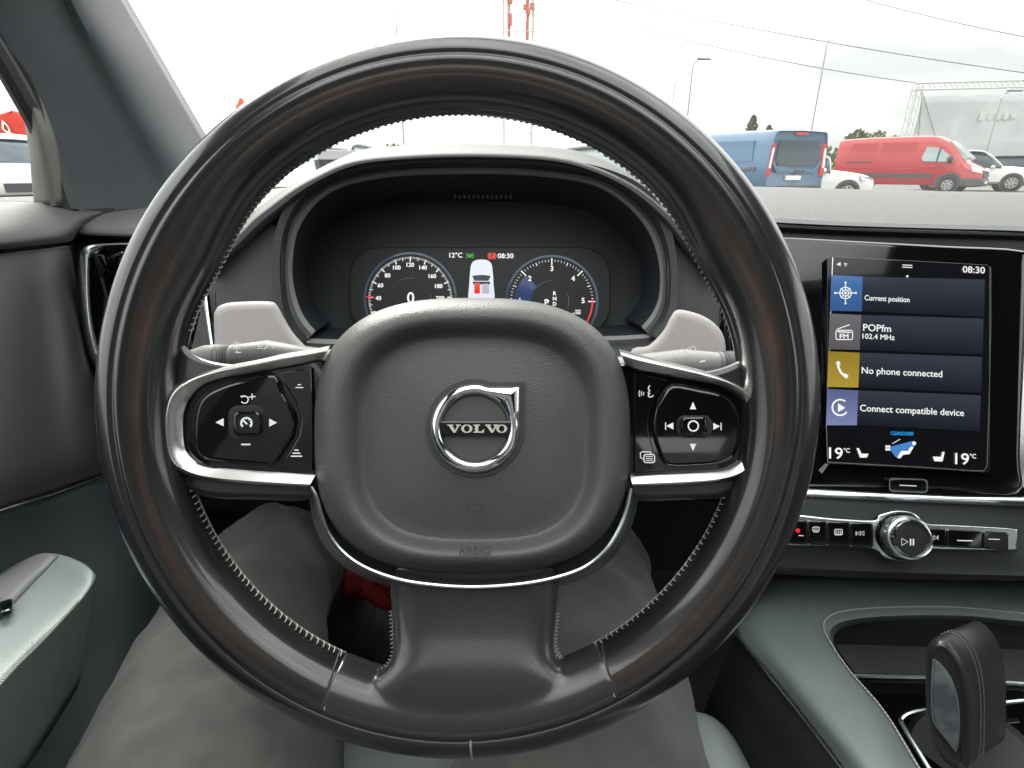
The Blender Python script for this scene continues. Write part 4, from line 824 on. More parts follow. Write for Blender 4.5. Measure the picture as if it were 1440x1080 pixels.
ics = [((1169, 387), (1213, 389), (1212, 438), (1167, 437)), ((1167, 441), (1211, 443), (1209, 492), (1165, 491)), ((1165, 494), (1209, 496), (1207, 545), (1163, 544)), ((1163, 547), (1207, 549), (1205, 598), (1162, 598))]
icc = [((.035, .10, .26), (.06, .17, .40)), ((.10, .095, .10), (.15, .145, .15)), ((.42, .29, .04), (.30, .20, .02)), ((.20, .23, .42), (.10, .12, .26))]
tiles = []
for i in range(4):
    q = quads[i]; za, zc = sp.at(*q[2]).z, sp.at(*q[1]).z
    t = obj('menu_tile', Draw(sp, .0016).poly(q), screen('tile_dark_%d' % i, (.010, .013, .020), .8, (.045, .055, .075), za, zc), ts, smooth=0); tiles.append(t)
    z1, z2 = sp.at(*ics[i][2]).z, sp.at(*ics[i][1]).z
    obj('icon_tile', Draw(sp, .0018).poly(ics[i]), screen('tile_icon_%d' % i, icc[i][0], 1, icc[i][1], z1, z2), t, smooth=0)
SL = .048
d = Draw(sp, .0022).text('Current position', 1216, 422, width=63, h=7.2, slope=SL, bold=.12); obj('caption', d, SW, tiles[0], smooth=0)
d = Draw(sp, .0022).text('POPfm', 1214, 465, width=39, h=9.5, slope=SL, bold=.12).text('102.4 MHz', 1213, 476, width=45, h=7, slope=SL, bold=.12); obj('caption', d, SW, tiles[1], smooth=0)
d = Draw(sp, .0022).text('No phone connected', 1212, 525, width=113, h=9, slope=SL, bold=.12); obj('caption', d, SW, tiles[2], smooth=0)
d = Draw(sp, .0022).text('Connect compatible device', 1209.5, 578, width=146, h=9, slope=SL, bold=.12); obj('caption', d, SW, tiles[3], smooth=0)
d = Draw(sp, .0022); d.arc(1189, 412, 8, 0, 360, 1.3); d.arc(1189, 412, 4.5, 0, 360, 1.1)
for k in range(4):
    a = k * math.pi / 2; d.line([(1189 + 3 * math.cos(a), 412 + 3 * math.sin(a)), (1189 + 13 * math.cos(a), 412 + 13 * math.sin(a))], 1.2); d.disc(1189 + 14.5 * math.cos(a), 412 + 14.5 * math.sin(a), 1.6, 8)
    a += math.pi / 4; d.line([(1189 + 3 * math.cos(a), 412 + 3 * math.sin(a)), (1189 + 9.5 * math.cos(a), 412 + 9.5 * math.sin(a))], 1)
d.disc(1189, 412, 2, 10); obj('compass_icon', d, SW, tiles[0], smooth=0)
d = Draw(sp, .0022); d.line(rrect(1175.5, 464.5, 1199, 477.5, 2.5), 1.2, True); d.line([(1177, 463), (1195, 456.5)], 1.2); d.line([(1178, 466.5), (1197, 467.5)], 1.5); d.text('FM', 1187, 476, width=12, h=6.5, align='C', bold=.2); obj('radio_icon', d, SW, tiles[1], smooth=0)
d = Draw(sp, .0022); d.line(cr([(1178.5, 510), (1179, 516), (1183, 524), (1190, 530)], 4), 3); d.line([(1177.5, 508.5), (1180, 513)], 5); d.line([(1187, 527), (1192, 530.5)], 5); obj('phone_icon', d, SW, tiles[2], smooth=0)
d = Draw(sp, .0022); d.arc(1181.5, 573, 11, 50, 325, 2.2); d.poly([(1178.5, 567), (1188.5, 573.5), (1178.5, 579.5)]); obj('play_icon', d, SW, tiles[3], smooth=0)
D_ = lambda: Draw(sp, .0022)
obj('clock_readout', D_().text('08:30', 1354, 383, width=31, h=9, slope=SL, bold=.15), SW, ts, smooth=0)
obj('pull_down_mark', D_().line([(1269, 372.5), (1283, 373.2)], 1.1).line([(1269, 375.5), (1283, 376.2)], 1.1), SW, ts, smooth=0); obj('page_dot', D_().disc(1276, 388.5, 1.6, 10), SW, ts, smooth=0)
obj('location_symbol', D_().poly([(1176, 372), (1182, 368.5), (1182, 374)]), SW, ts, smooth=0); obj('signal_symbol', D_().arc(1189, 374, 3.2, 45, 135, 1.2).disc(1189, 373.5, 1, 8), SW, ts, smooth=0)
for x, y in ((1166, 644.5), (1343.5, 652.5)): obj('temperature_readout', D_().text('19', x, y, width=19, h=15.5, slope=SL, bold=.2).text('°C', x + 20.5, y - 8, width=8.5, h=6, bold=.15), SW, ts, smooth=0)
obj('seat_symbol', D_().poly([(1204.5, 630), (1208, 630.5), (1211.5, 638), (1221.5, 638), (1219, 643.5), (1209.5, 643.5)]), SW, ts, smooth=0); obj('seat_symbol', D_().poly([(1328.5, 635.5), (1325, 635.5), (1323.5, 642.5), (1312, 642), (1314, 648.5), (1325.5, 649)]), SW, ts, smooth=0)
obj('fan_symbol', D_().disc(1247, 628, 1.9, 8).disc(1250.5, 628, 1.9, 8).disc(1247, 632, 1.9, 8).disc(1250.5, 632, 1.9, 8).line([(1255, 624), (1266, 617.5)], .8), SW, ts, smooth=0)
obj('passenger_symbol', D_().disc(1285.5, 623.5, 2.8, 12).poly([(1285, 628.5), (1281, 628), (1276, 634), (1268, 634), (1264, 639), (1262, 644), (1266, 644.5), (1270, 639.5), (1279, 638.5)]), SW, ts, smooth=0)
d = Draw(sp, .0019); d.poly([(1253, 628), (1284, 620), (1286, 627), (1274, 633), (1267, 634), (1262, 644), (1259, 642), (1252, 633)]); obj('airflow_graphic', d, screen('climate_blue', (.08, .30, .75), .8), ts, smooth=0)
obj('climate_caption', Draw(sp, .0022).text('CLEANZONE®', 1252.5, 611.5, width=32, h=4.8, slope=.03, bold=.1), screen('cyan', (.02, .42, 1), .9), ts, smooth=0)
hb = root('home_button', 'small outlined home button under the touch screen', 'button', X(1277, 690, .488)); hp = sp
obj('key', plate(rrect(1252, 673, 1303, 690, 4, 4, .04), hp, .001, -.008, 2), M['piano'], hb)
d = Draw(hp, .0016); d.line(rrect(1251, 672.5, 1304, 690.5, 4.5, 4, .04), 1.5, True); obj('rim', d, M['silver'], hb, smooth=0)
obj('mark', Draw(hp, .0016).line([(1265, 682.4), (1289, 683.4)], 1.2), M['icon'], hb, smooth=0)
# lower edge strip and the audio controls
obj('chrome_strip', ribbon(resample([(1040, 684), (1140, 687), (1250, 693), (1350, 697), (1445, 699), (1640, 702)], 40), resample([(1040, 700), (1140, 700), (1250, 705), (1350, 709), (1445, 713), (1640, 718)], 40), sp, [(0, -.02), (0, 0), (.15, .004), (.5, .0055), (.85, .003), (1, -.002), (1, -.02)]), M['chrome_s'], stk, smooth=60)
lpn = plane3((1110, 705, .496), (1430, 715, .472), (1110, 795, .488))
obj('lower_panel', sheet([
    [(1030, 694, .512), (1100, 696, .505), (1250, 701, .492), (1440, 708, .479), (1640, 715, .48)],
    [(1030, 740, .510), (1100, 745, .502), (1250, 750, .489), (1440, 755, .476), (1640, 760, .48)],
    [(1030, 780, .508), (1100, 785, .500), (1250, 792, .488), (1440, 798, .475), (1640, 805, .48)],
    [(1030, 800, .522), (1100, 806, .515), (1250, 812, .502), (1440, 816, .490), (1640, 820, .49)],
    [(1030, 802, .62), (1100, 808, .62), (1250, 814, .62), (1440, 816, .62), (1640, 820, .62)]], 5, 4), M['dark'], stk, solid=.01)
ac = root('audio_control_bar', 'chrome-edged row of audio and demist buttons with round volume knob', 'control panel', X(1270, 790, .487))
obj('chrome_surround', plate(cr([(1090, 724), (1170, 729), (1228, 732), (1236, 724), (1262, 718), (1286, 722), (1302, 736), (1330, 738), (1420, 743), (1431, 748), (1429, 768), (1422, 774), (1330, 773), (1306, 773), (1292, 786), (1268, 790), (1244, 784), (1228, 772), (1170, 768), (1085, 762)], 3, True), lpn, .008, -.01, 2.5), M['chrome_s'], ac)
keys = [(1095, 1136), (1137, 1163), (1164, 1196), (1197, 1228), (1305, 1331), (1332, 1382), (1383, 1418)]
for i, (a, b) in enumerate(keys):
    ya = 728 + (a - 1095) * .045 if i < 4 else 741 + (a - 1305) * .05
    obj('button', plate(rrect(a, ya + 2, b, ya + (36 if i < 4 else 27), 3, 3, .05), lpn, .0105, 0, 2), M['piano'], ac)
d = Draw(lpn, .0112); d.arc(1147.5, 744, 5.5, 20, 160, 1.1, 3); d.line([(1142.5, 744), (1144.5, 748), (1150.5, 748), (1152.5, 744)], 1.1); d.line([(1146, 743), (1146, 748)], .9); d.line([(1149, 743), (1149, 748)], .9)
d.line(rrect(1174, 744.5, 1184.5, 752, 1.5), 1.1, True)
for k in range(3): d.line([(1176.5 + 2.8 * k, 746.5), (1176.5 + 2.8 * k, 752)], .9)
for x, s_ in ((1210, -1), (1313, 1)):
    yk = 750 if s_ < 0 else 756; d.line([(x - s_ * 5, yk - 3), (x, yk), (x - s_ * 5, yk + 3)], 1, True); d.line([(x, yk - 3), (x + s_ * 5, yk), (x, yk + 3)], 1, True); d.line([(x + s_ * 6, yk - 3), (x + s_ * 6, yk + 3)], 1)
d.line([(1346, 760), (1368, 760.6)], 1.4); d.line([(1390, 758), (1406, 758.6)], 1.1); d.line([(1123, 753), (1130, 753.5)], 1.1)
obj('symbols', d, M['icon'], ac, smooth=0)
obj('warning_lamp', Draw(lpn, .0112).disc(1122, 746, 3.2), screen('warning_red', (1, .02, .05), .9), ac, smooth=0)
kb = root('volume_knob', 'round chrome volume knob with play and pause mark', 'knob', X(1270, 757, .484))
kn_ = lpn.n; kc = lpn.at(1267, 754, .008); ku = RT - kn_ * RT.dot(kn_); ku.normalize(); kv = kn_.cross(ku)
def turned(c, prof, n=48, knurl=0):
    return MB().grid([[c + (ku * math.cos(2 * math.pi * k / n) + kv * math.sin(2 * math.pi * k / n)) * (r * (1 + (knurl if (k % 2) else 0))) + kn_ * w for k in range(n)] for r, w in prof], cu=True)
px_m = (lpn.at(1300, 757) - lpn.at(1270, 757)).length / 30
obj('collar', turned(kc, [(36 * px_m, -.01), (36 * px_m, .004), (34 * px_m, .006), (31 * px_m, .006)]), M['piano'], kb, smooth=40)
obj('knurled_ring', turned(kc, [(31 * px_m, 0), (31 * px_m, .012), (30 * px_m, .0135), (27.5 * px_m, .014)], 120, .02), M['chrome_s'], kb, smooth=30)
obj('chrome_ring', turned(kc, [(28 * px_m, .012), (27.5 * px_m, .017), (25.5 * px_m, .019), (23.5 * px_m, .0175), (23 * px_m, .015)], 64), M['chrome'], kb, smooth=60)
fc = turned(kc, [(23.6 * px_m, .016), (12 * px_m, .0172), (.1 * px_m, .0175)], 48); obj('face', fc, mat('knob_black', (.015, .015, .016), .35), kb)
kpl = Plane(kc + kn_ * .0178, kn_); d = Draw(kpl, .0004)
d.line([(1268, 757), (1277, 762), (1268, 767)], 1.3, True); d.poly([(1279.5, 757.5), (1281.5, 757.5), (1281.5, 767), (1279.5, 767)]); d.poly([(1283.5, 757.7), (1285.5, 757.7), (1285.5, 767), (1283.5, 767)])
obj('play_mark', d, M['icon'], kb, smooth=0)
# ------------------------------------------------------------------ centre console and gear selector
con = root('center_console', 'teal grey leather center console with open storage bin', 'center console', X(1280, 1000, .45))
# leather surround: outer left edge -> bin lip, lofted round the opening
def czz(px, py, z):            # point of the console at height z (relative to the camera)
    r = RT * ((px - 720) / F) + UP * ((540 - py) / F) + FW; return CAM + r * (z / r.z)
H0 = -.405
rowsC = []
ctl = [  # along the surround: (outer edge px), (crest px), (bin lip px)
    ((1255, 1180), (1275, 1180), (1310, 1180), (1352, 1180)),
    ((1185, 1080), (1215, 1080), (1258, 1080), (1292, 1080)),
    ((1140, 1020), (1165, 1015), (1215, 1005), (1246, 1005)),
    ((1085, 952), (1110, 940), (1165, 925), (1195, 945)),
    ((1035, 888), (1062, 868), (1125, 862), (1163, 893)),
    ((1058, 838), (1090, 828), (1150, 834), (1170, 873)),
    ((1095, 802), (1125, 808), (1180, 828), (1200, 864)),
    ((1180, 800), (1200, 808), (1240, 830), (1260, 860)),
    ((1300, 801), (1310, 810), (1330, 832), (1345, 860)),
    ((1380, 804), (1392, 815), (1405, 840), (1412, 866)),
    ((1470, 815), (1470, 826), (1475, 850), (1470, 872))]
hz = (-.418, -.402, -.398, -.405)
for k in range(4): rowsC.append([czz(*c[k], hz[k]) for c in ctl])
lip2 = [czz(c[3][0] + 6, c[3][1] + 8, -.413) for c in ctl]; lip3 = [czz(c[3][0] + 10, c[3][1] + 14, -.45) for c in ctl]
obj('leather_surround', wsheet([[tuple(v) for v in r] for r in rowsC + [lip2, lip3]], 5, 4), M['teal'], con, solid=.006)
st = MB(); pth = resample([tuple(v + Vector((0, 0, .0012))) for v in [Vector(p) for p in cr([tuple(czz(c[3][0] - 4, c[3][1] - 5, -.4035)) for c in ctl], 8)]], 130)
for a, b in zip(pth, pth[1:]):
    a, b = Vector(a), Vector(b); st.tube([a.lerp(b, .12), a.lerp(b, .85)], .0007, 5)
obj('stitching', st, mat('pale_thread', (.5, .5, .46), .8), con)['kind'] = 'stuff'
obj('edge_piping', MB().tube([czz(c[0][0] - 2, c[0][1] + 1, -.419) for c in ctl[:6]], .0012, 6), M['silver'], con)
obj('side_wall', MB().grid([[czz(c[0][0], c[0][1], -.420) for c in ctl[:7]], [czz(c[0][0], c[0][1], -.420) + Vector((-.012, .01, -.12)) for c in ctl[:7]], [czz(c[0][0], c[0][1], -.420) + Vector((-.015, .02, -.42)) for c in ctl[:7]]]), M['gap'], con, solid=.01)
# bin interior: back wall, mat, gloss trim
def qz(name, pts, m, **k):
    b = MB(); b.v = [czz(x, y, z) for x, y, z in pts]; b.f = [tuple(range(len(pts)))]; return obj(name, b, m, con, **k)
qz('bin_back', [(1165, 862, -.44), (1470, 866, -.44), (1480, 915, -.475), (1160, 905, -.475)], M['gap'], solid=.004, smooth=0)
qz('bin_lid', [(1172, 905, -.455), (1480, 914, -.455), (1490, 960, -.452), (1205, 949, -.452)], M['dark2'], solid=.006, smooth=0, bevel=.001)
obj('chrome_strip', MB().tube([czz(1195, 950, -.4505), czz(1300, 952, -.4505), czz(1490, 965, -.4505)], .0022, 8), M['chrome_s'], con)
qz('gloss_trim', [(1200, 953, -.453), (1490, 969, -.453), (1520, 1085, -.446), (1560, 1200, -.44), (1400, 1200, -.44), (1290, 1085, -.446)], M['piano'], solid=.006, smooth=0)
obj('chrome_strip', MB().tube([czz(*p, -.440) for p in cr([(1440, 985), (1340, 995), (1290, 1000), (1268, 1010), (1272, 1024), (1295, 1062), (1330, 1120)], 6)], .0020, 8), M['chrome_s'], con)
obj('chrome_strip', MB().tube([czz(*p, -.438) for p in cr([(1425, 1040), (1440, 1062), (1460, 1100)], 6)], .0024, 8), M['chrome_s'], con)
obj('selector_well', MB().tube([czz(1368, 1080, -.446), czz(1366, 1072, -.436)], [.048, .040], 24), M['gap'], con)
gs = root('gear_selector', 'black leather gear selector with a clear inset in its side face', 'gear selector', czz(1360, 1075, -.44))
# a tall rounded slab: side outline in a plane facing the driver's left, given thickness to the right
gd = .385
side = cr([(1302, 960), (1303, 925), (1311, 907), (1326, 902), (1340, 912), (1353, 930), (1362, 955), (1367, 990), (1368, 1030), (1366, 1080), (1352, 1088), (1330, 1078), (1312, 1050), (1303, 1010)], 4, True)
gpl = Plane(X(1335, 985, gd), -(FW * .80 + RT * .60))
th = .056
def slab_rows(outline, pl, prof):
    rows = []
    for ins, w in prof:
        o = offset2(outline, ins) if ins else outline; rows.append([pl.at(x, y, 0) + pl.n * w for x, y in o])
    return rows
rws = slab_rows(side, gpl, [(14, -.0015), (7, -.0005), (2.5, -.0022), (.6, -.0055), (0, -.010)])
ext = [[p + (RT * .80 - FW * -.42 + UP * .01).normalized() * t for p in rws[-1]] for t in (.010, .022, th - .004)]
end = [[p + (RT * .8 + FW * .42).normalized() * th for p in [gpl.at(x, y, 0) + gpl.n * -.010 for x, y in offset2(side, 4)]]]
mb = MB().grid(rws + ext + end, cu=True); b = len(mb.v); mb.v += rws[0]; mb.f.append(tuple(range(b, len(mb.v)))); b = len(mb.v); mb.v += end[0]; mb.f.append(tuple(range(b, len(mb.v))))
obj('knob', mb, mat('selector_leather', (.018, .018, .018), .34, bump=('leather', 900, .0002)), gs, smooth=50)
ins_ = cr([(1311, 930), (1316, 928), (1326, 936), (1338, 953), (1347, 980), (1350, 1010), (1349, 1040), (1345, 1057), (1338, 1050), (1322, 1030), (1311, 1012), (1309, 975)], 4, True)
obj('clear_inset', plate(ins_, gpl, .003, -.004, 5), mat('grey_inset', (.06, .07, .08), .1, coat=.8, var=((.13, .15, .16), 60, .4, .6)), gs)
d = Draw(gpl, .0034); d.line(offset2(ins_, 1.0), 1.6, True); obj('inset_rim', d, M['silver'], gs, smooth=0)
st = MB(); dirx = (RT * .8 + FW * .42).normalized()
arcp = [side[i] for i in range(6, 40)]
for off in (.012, .017):
    pts = resample([tuple(gpl.at(x, y, 0) + gpl.n * -.010 + dirx * off) for x, y in arcp], 46)
    cen = gpl.at(1335, 990, 0)
    for a, b in zip(pts, pts[1:]):
        a, b = Vector(a), Vector(b); o_ = (a - cen - dirx * off).normalized() * .0006; st.tube([a.lerp(b, .15) + o_, a.lerp(b, .8) + o_], .0006, 5)
obj('stitching', st, mat('dark_thread', (.09, .09, .09), .7), gs)['kind'] = 'stuff'
# ------------------------------------------------------------------ seat, driver's legs, footwell cloth
seat = root('driver_seat', 'pale teal grey leather driver seat cushion under the legs', 'seat', (-.02, -.05, .22))
def zrow(y, pts): return [(x, y, z0 + z) for x, z in pts]
prof = lambda dz: [(-.31, -.66 + dz), (-.30, -.55 + dz), (-.255, -.49 + dz), (-.20, -.505 + dz), (-.14, -.535 + dz), (-.09, -.53 + dz), (.06, -.545 + dz), (.14, -.505 + dz), (.19, -.49 + dz), (.235, -.55 + dz), (.245, -.66 + dz)]
obj('cushion', wsheet([zrow(.405, [(x * .9, z - .06) for x, z in prof(-.02)]), zrow(.395, prof(-.03)), zrow(.36, prof(.0)), zrow(.2, prof(.01)), zrow(.0, prof(-.01)), zrow(-.3, prof(-.02))], 5, 5), M['seat'], seat, solid=.02)
for s_, bx in ((0, .74),): obj('passenger_backrest', MB().box((bx, -.62, z0 - .2), .5, .16, .75, Matrix.Rotation(R(18), 3, 'X')), M['teal'], body, bevel=.05)
obj('backrest', wsheet([[(x, -.56 - .08 * (1 - (x + .02) ** 2 / .08) - .25 * t, z0 - .52 + .62 * t) for x in (-.29, -.24, -.12, -.02, .08, .2, .25)] for t in (0, .3, .6, 1)], 4, 4), M['seat'], seat, solid=.08)
obj('base', MB().box((-.02, 0, z0 - .72), .46, .55, .14), M['gap'], seat, bevel=.02)
def limb(mb, pts, n=8, k=20, fold=0, ph=0):
    c = cr(pts, n); P = [Vector((p[0], p[1], p[2] + z0)) for p in c]; k = max(k, 48) if fold else k; b = len(mb.v); mb.tube(P, [p[3] for p in c], k)
    if fold:                                    # diagonal drag folds in the cloth, strongest near hip and knee
        for i in range(len(P)):
            t = i / len(P); amp = fold * (.35 + .9 * math.exp(-((t - .55) / .13) ** 2) + .8 * math.exp(-((t - .2) / .12) ** 2))
            for j in range(k):
                a = 2 * math.pi * j / k; v = mb.v[b + i * k + j]; d = (v - P[i]).normalized()
                w_ = math.sin(34 * t + 2.2 * math.sin(a + ph) + 1.5 * a + ph); mb.v[b + i * k + j] = v + d * amp * (max(0, w_) ** 3 * 1.6 - .3 + .5 * math.sin(13 * t - 2 * a + ph))
lg = MB()
limb(lg, [(-.10, -.16, -.46, .10), (-.14, -.02, -.47, .108), (-.20, .17, -.452, .106), (-.243, .32, -.43, .093), (-.272, .45, -.425, .075), (-.278, .52, -.432, .069), (-.276, .57, -.475, .066), (-.268, .64, -.60, .062), (-.26, .72, -.76, .052)], 14, 48, .0045, .4)
limb(lg, [(-.265, .70, -.785, .042), (-.26, .80, -.79, .045), (-.255, .90, -.79, .032)])
limb(lg, [(.03, -.16, -.46, .10), (.025, -.02, -.47, .108), (.037, .17, -.452, .108), (.058, .32, -.43, .092), (.078, .45, -.425, .074), (.083, .52, -.432, .069), (.086, .57, -.475, .066), (.09, .66, -.60, .062), (.10, .76, -.74, .052)], 14, 48, .0045, 2.1)
limb(lg, [(.10, .74, -.765, .042), (.10, .84, -.75, .045), (.10, .93, -.71, .032)])
limb(lg, [(-.13, -.18, -.44, .10), (-.035, -.19, -.43, .12), (.06, -.18, -.44, .10)])
pr = obj('person', lg, M['jeans'], smooth=180)
single(pr, 'seated driver in faded black jeans, thighs and knees under the wheel', 'person')
m = pr.modifiers.new('r', 'REMESH'); m.mode = 'VOXEL'; m.voxel_size = .0045; m.use_smooth_shade = True
m = pr.modifiers.new('sm', 'SMOOTH'); m.factor = .5; m.iterations = 3
t2 = bpy.data.textures.new('creases', 'CLOUDS'); t2.noise_scale = .028; t2.noise_depth = 0; t2.noise_type = 'HARD_NOISE'
m = pr.modifiers.new('d2', 'DISPLACE'); m.texture = t2; m.strength = .0022; m.mid_level = .5; m.texture_coords = 'GLOBAL'
tx = bpy.data.textures.new('folds', 'CLOUDS'); tx.noise_scale = .085; tx.noise_depth = 1
m = pr.modifiers.new('d', 'DISPLACE'); m.texture = tx; m.strength = .008; m.mid_level = .5; m.texture_coords = 'GLOBAL'
jk = MB(); limb(jk, [(-.035, -.24, -.46, .13), (-.035, -.32, -.30, .14), (-.03, -.38, -.12, .15), (-.03, -.42, .02, .15), (-.03, -.43, .10, .11), (-.03, -.43, .15, .06)], 6, 24)  # torso behind the camera, added so glossy surfaces reflect something dark
for s_ in (-1, 1): limb(jk, [(-.03 + s_ * .12, -.42, .06, .07), (-.03 + s_ * .19, -.40, .02, .062), (-.03 + s_ * .24, -.34, -.12, .052), (-.03 + s_ * .25, -.24, -.22, .046)], 6, 16)
jo = obj('unseen_torso', jk, mat('unseen_torso_cloth', (.08, .08, .085), .9), pr, smooth=180)
m = jo.modifiers.new('r', 'REMESH'); m.mode = 'VOXEL'; m.voxel_size = .01; m.use_smooth_shade = True
# crumpled red cloth down in the footwell
mb = MB(); rr = random.Random(12)
for k in range(6):
    a = [(452 + rr.uniform(0, 30) + k * 9, 786 + rr.uniform(-8, 22) + k * 5, .70 + rr.uniform(-.02, .02)) for _ in range(2)]
    b_ = (500 + rr.uniform(-20, 50), 812 + rr.uniform(-12, 25), .69 + rr.uniform(-.02, .02))
    pts = [X(*p) for p in cr([(462 + k * 10, 782 + k * 4 + rr.uniform(-4, 14), .71), (480 + k * 9, 800 + k * 5 + rr.uniform(-8, 8), .69), b_, (548 + rr.uniform(-10, 20), 820 + k * 6, .70)], 6)]
    rows = [[p + UP * .011 * s + FW * (.004 * math.sin(i * .9 + k + s * 2)) for i, p in enumerate(pts)] for s in (-1, -.4, .3, 1)]
    mb.grid(rows)
rc = root('red_cloth', 'crumpled dark red cloth lying in the dark footwell left of hub', 'cloth', X(500, 850, .72))
obj('folds', mb, M['red_cloth'], rc, solid=.003)
obj('metal_clip', MB().grid([[X(460, 798, .69), X(462, 782, .69), X(465, 788, .688)], [X(460.5, 799, .686), X(467, 789, .686), X(472, 782, .686)]]), M['silver'], rc, solid=.002)
# pedals and side kick panel in the footwell
obj('kick_panel', MB().grid([[Vector((-.56, y, z)) for y in (.45, .7, 1.0)] for z in (.18, .6, z0 - .05)]), M['carpet'], body, solid=.02)
# ------------------------------------------------------------------ steering wheel
WD = .285; wc = X(646, 557, WD); pm = WD / F
sw = root('steering_wheel', 'black leather steering wheel with airbag hub and satin silver spoke trims', 'steering wheel', wc)
def WL(u, v, w): return wc + RT * u + UP * v - FW * w
R0, rx_, rz_ = .1668, .0180, .0172
def rim_pt(a, ph, ex=0.0, grooves=True):
    c, s = math.cos(ph), math.sin(ph); e = 2 / 2.25
    x = abs(c) ** e * (1 if c > 0 else -1) * rx_; z = abs(s) ** e * (1 if s > 0 else -1) * rz_
    deg = math.degrees(ph)
    g_ = 0
    if grooves:
        g_ -= .0015 * math.exp(-((deg - 84) / 3.2) ** 2); g_ += .0007 * math.exp(-((deg - 92) / 5) ** 2)
        g_ -= .0009 * math.exp(-((deg - 182) / 5) ** 2)
    # thumb rests: swell inwards where the spokes meet the rim
    ad = math.degrees(a) % 360; sw_ = 0
    for c0, wd_, amt in ((28, 13, .0055), (152, 13, .0055), (5, 12, .002), (175, 12, .002)):
        dd = (ad - c0 + 180) % 360 - 180; sw_ += amt * math.exp(-(dd / wd_) ** 2)
    inn = max(0, -c) ** 1.5
    L = math.hypot(x, z); f = (L + g_ + ex) / L
    rad = R0 + x * f - sw_ * inn; return WL(rad * math.cos(a), rad * math.sin(a), z * f)
NA, NP = 300, 150
PH = [2 * math.pi * j / NP for j in range(NP)]
# the leather is sewn from pieces: outer band and inner wrap meet at the groove, built as one rim
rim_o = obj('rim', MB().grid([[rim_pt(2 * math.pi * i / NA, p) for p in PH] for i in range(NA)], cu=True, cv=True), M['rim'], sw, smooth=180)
rim_o.data.materials.append(M['spoke'])
for f in rim_o.data.polygons:
    c_ = f.center; aa = math.degrees(math.atan2(c_.dot(UP), c_.dot(RT))) % 360; ww = -c_.dot(FW); rr_ = math.hypot(c_.dot(UP), c_.dot(RT))
    if 247.6 < aa < 297.5 and not (rr_ > R0 + .0012 and ww > -.02) and ww > -.012: f.material_index = 1
wa = rim_o.data.attributes.new('brown_streak', 'FLOAT', 'POINT')      # brown streak running along the rim
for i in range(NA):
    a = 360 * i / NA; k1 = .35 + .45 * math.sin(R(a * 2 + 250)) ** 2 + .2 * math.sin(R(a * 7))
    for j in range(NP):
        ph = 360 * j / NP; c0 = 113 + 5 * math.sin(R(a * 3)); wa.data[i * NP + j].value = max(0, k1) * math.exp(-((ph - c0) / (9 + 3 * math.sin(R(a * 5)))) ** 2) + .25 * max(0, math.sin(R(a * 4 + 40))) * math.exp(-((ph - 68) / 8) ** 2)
def seam(ang, p0, p1, m, r=.0006, ex=-.0001, tilt=0):
    n = 30; return MB().tube([rim_pt(R(ang + tilt * k / n), R(p0 + (p1 - p0) * k / n), ex) for k in range(n + 1)], r, 6)
def ang_of(px, py): return math.degrees(math.atan2(557 - py, px - 646))
for (x, y, tl) in ((478, 950, -2.2), (846, 930, 2.0)):
    sm = obj('leather_seam', seam(ang_of(x, y), 88, 205, None, .0008, -.0003, tl), M['gap'], sw)
    obj('worn_edge', seam(ang_of(x, y) + (.3 if x < 600 else -.3), 92, 190, None, .00035, -.0001, tl), M['stitch'], sm)
obj('leather_seam', seam(ang_of(667, 1060), 20, 84, None, .0007, -.0002), M['stitch'], sw)
# stitching round the inside of the rim and down the lower spoke
st = MB()
def stitch_arc(a0, a1, n, p0=196, p1=212, rail=False):
    for k in range(n):
        a = a0 + (a1 - a0) * k / n; da = (a1 - a0) / n
        j1, j2 = rnd.uniform(-.12, .12), rnd.uniform(-.12, .12)
        st.tube([rim_pt(R(a + da * j1), R(p1), .0003, False), rim_pt(R(a + da * (.3 + j2)), R((p0 + p1) / 2), .0007, False), rim_pt(R(a + da * (.45 + j2)), R(p0), .0002, False)], .0004, 5)
        if rail: st.tube([rim_pt(R(a), R(p1), .0003, False), rim_pt(R(a + da), R(p1), .0003, False)], .00035, 4)
stitch_arc(12, 60, 36, 190, 204); stitch_arc(60, 124, 48, 214, 224); stitch_arc(124, 167, 33, 184, 200); stitch_arc(199, 246, 36, 180, 197, True); stitch_arc(298, 341, 33, 184, 202, True)
# spokes -----------------------------------------------------------
wp = flat(WD)
lsp = cr([(196, 480), (228, 468), (253, 477), (272, 497), (302, 509), (345, 513), (400, 512), (455, 506), (480, 560), (475, 650), (440, 700), (360, 702), (300, 700), (262, 690), (238, 672), (224, 650), (196, 640), (180, 560)], 4, True)
rsp = cr([(1110, 480), (1086, 472), (1064, 484), (1044, 503), (1012, 518), (970, 524), (930, 521), (874, 512), (850, 560), (855, 650), (886, 700), (960, 703), (1015, 700), (1048, 686), (1074, 664), (1088, 640), (1112, 630), (1126, 560)], 4, True)
for q in (lsp, rsp): obj('spoke', plate(q, wp, -.0005, -.018, 9, 5), M['spoke'], sw, smooth=60)
so1 = [(462, 490), (436, 495), (400, 501), (363, 509), (301, 521), (261, 535), (240, 551), (231, 572), (228, 602), (232, 635), (240, 653), (261, 667), (291, 675), (342, 680), (390, 683), (434, 685)]
si1 = [(452, 507), (434, 511), (405, 517), (379, 521), (322, 531), (285, 543), (267, 561), (259, 582), (258, 606), (261, 631), (273, 647), (293, 655), (342, 660), (400, 664), (444, 667), (444, 667)]
so2 = [(872, 495), (900, 503), (951, 515), (992, 525), (1033, 539), (1057, 555), (1072, 572), (1076, 594), (1074, 627), (1063, 649), (1045, 667), (1013, 677), (972, 681), (930, 683), (890, 684)]
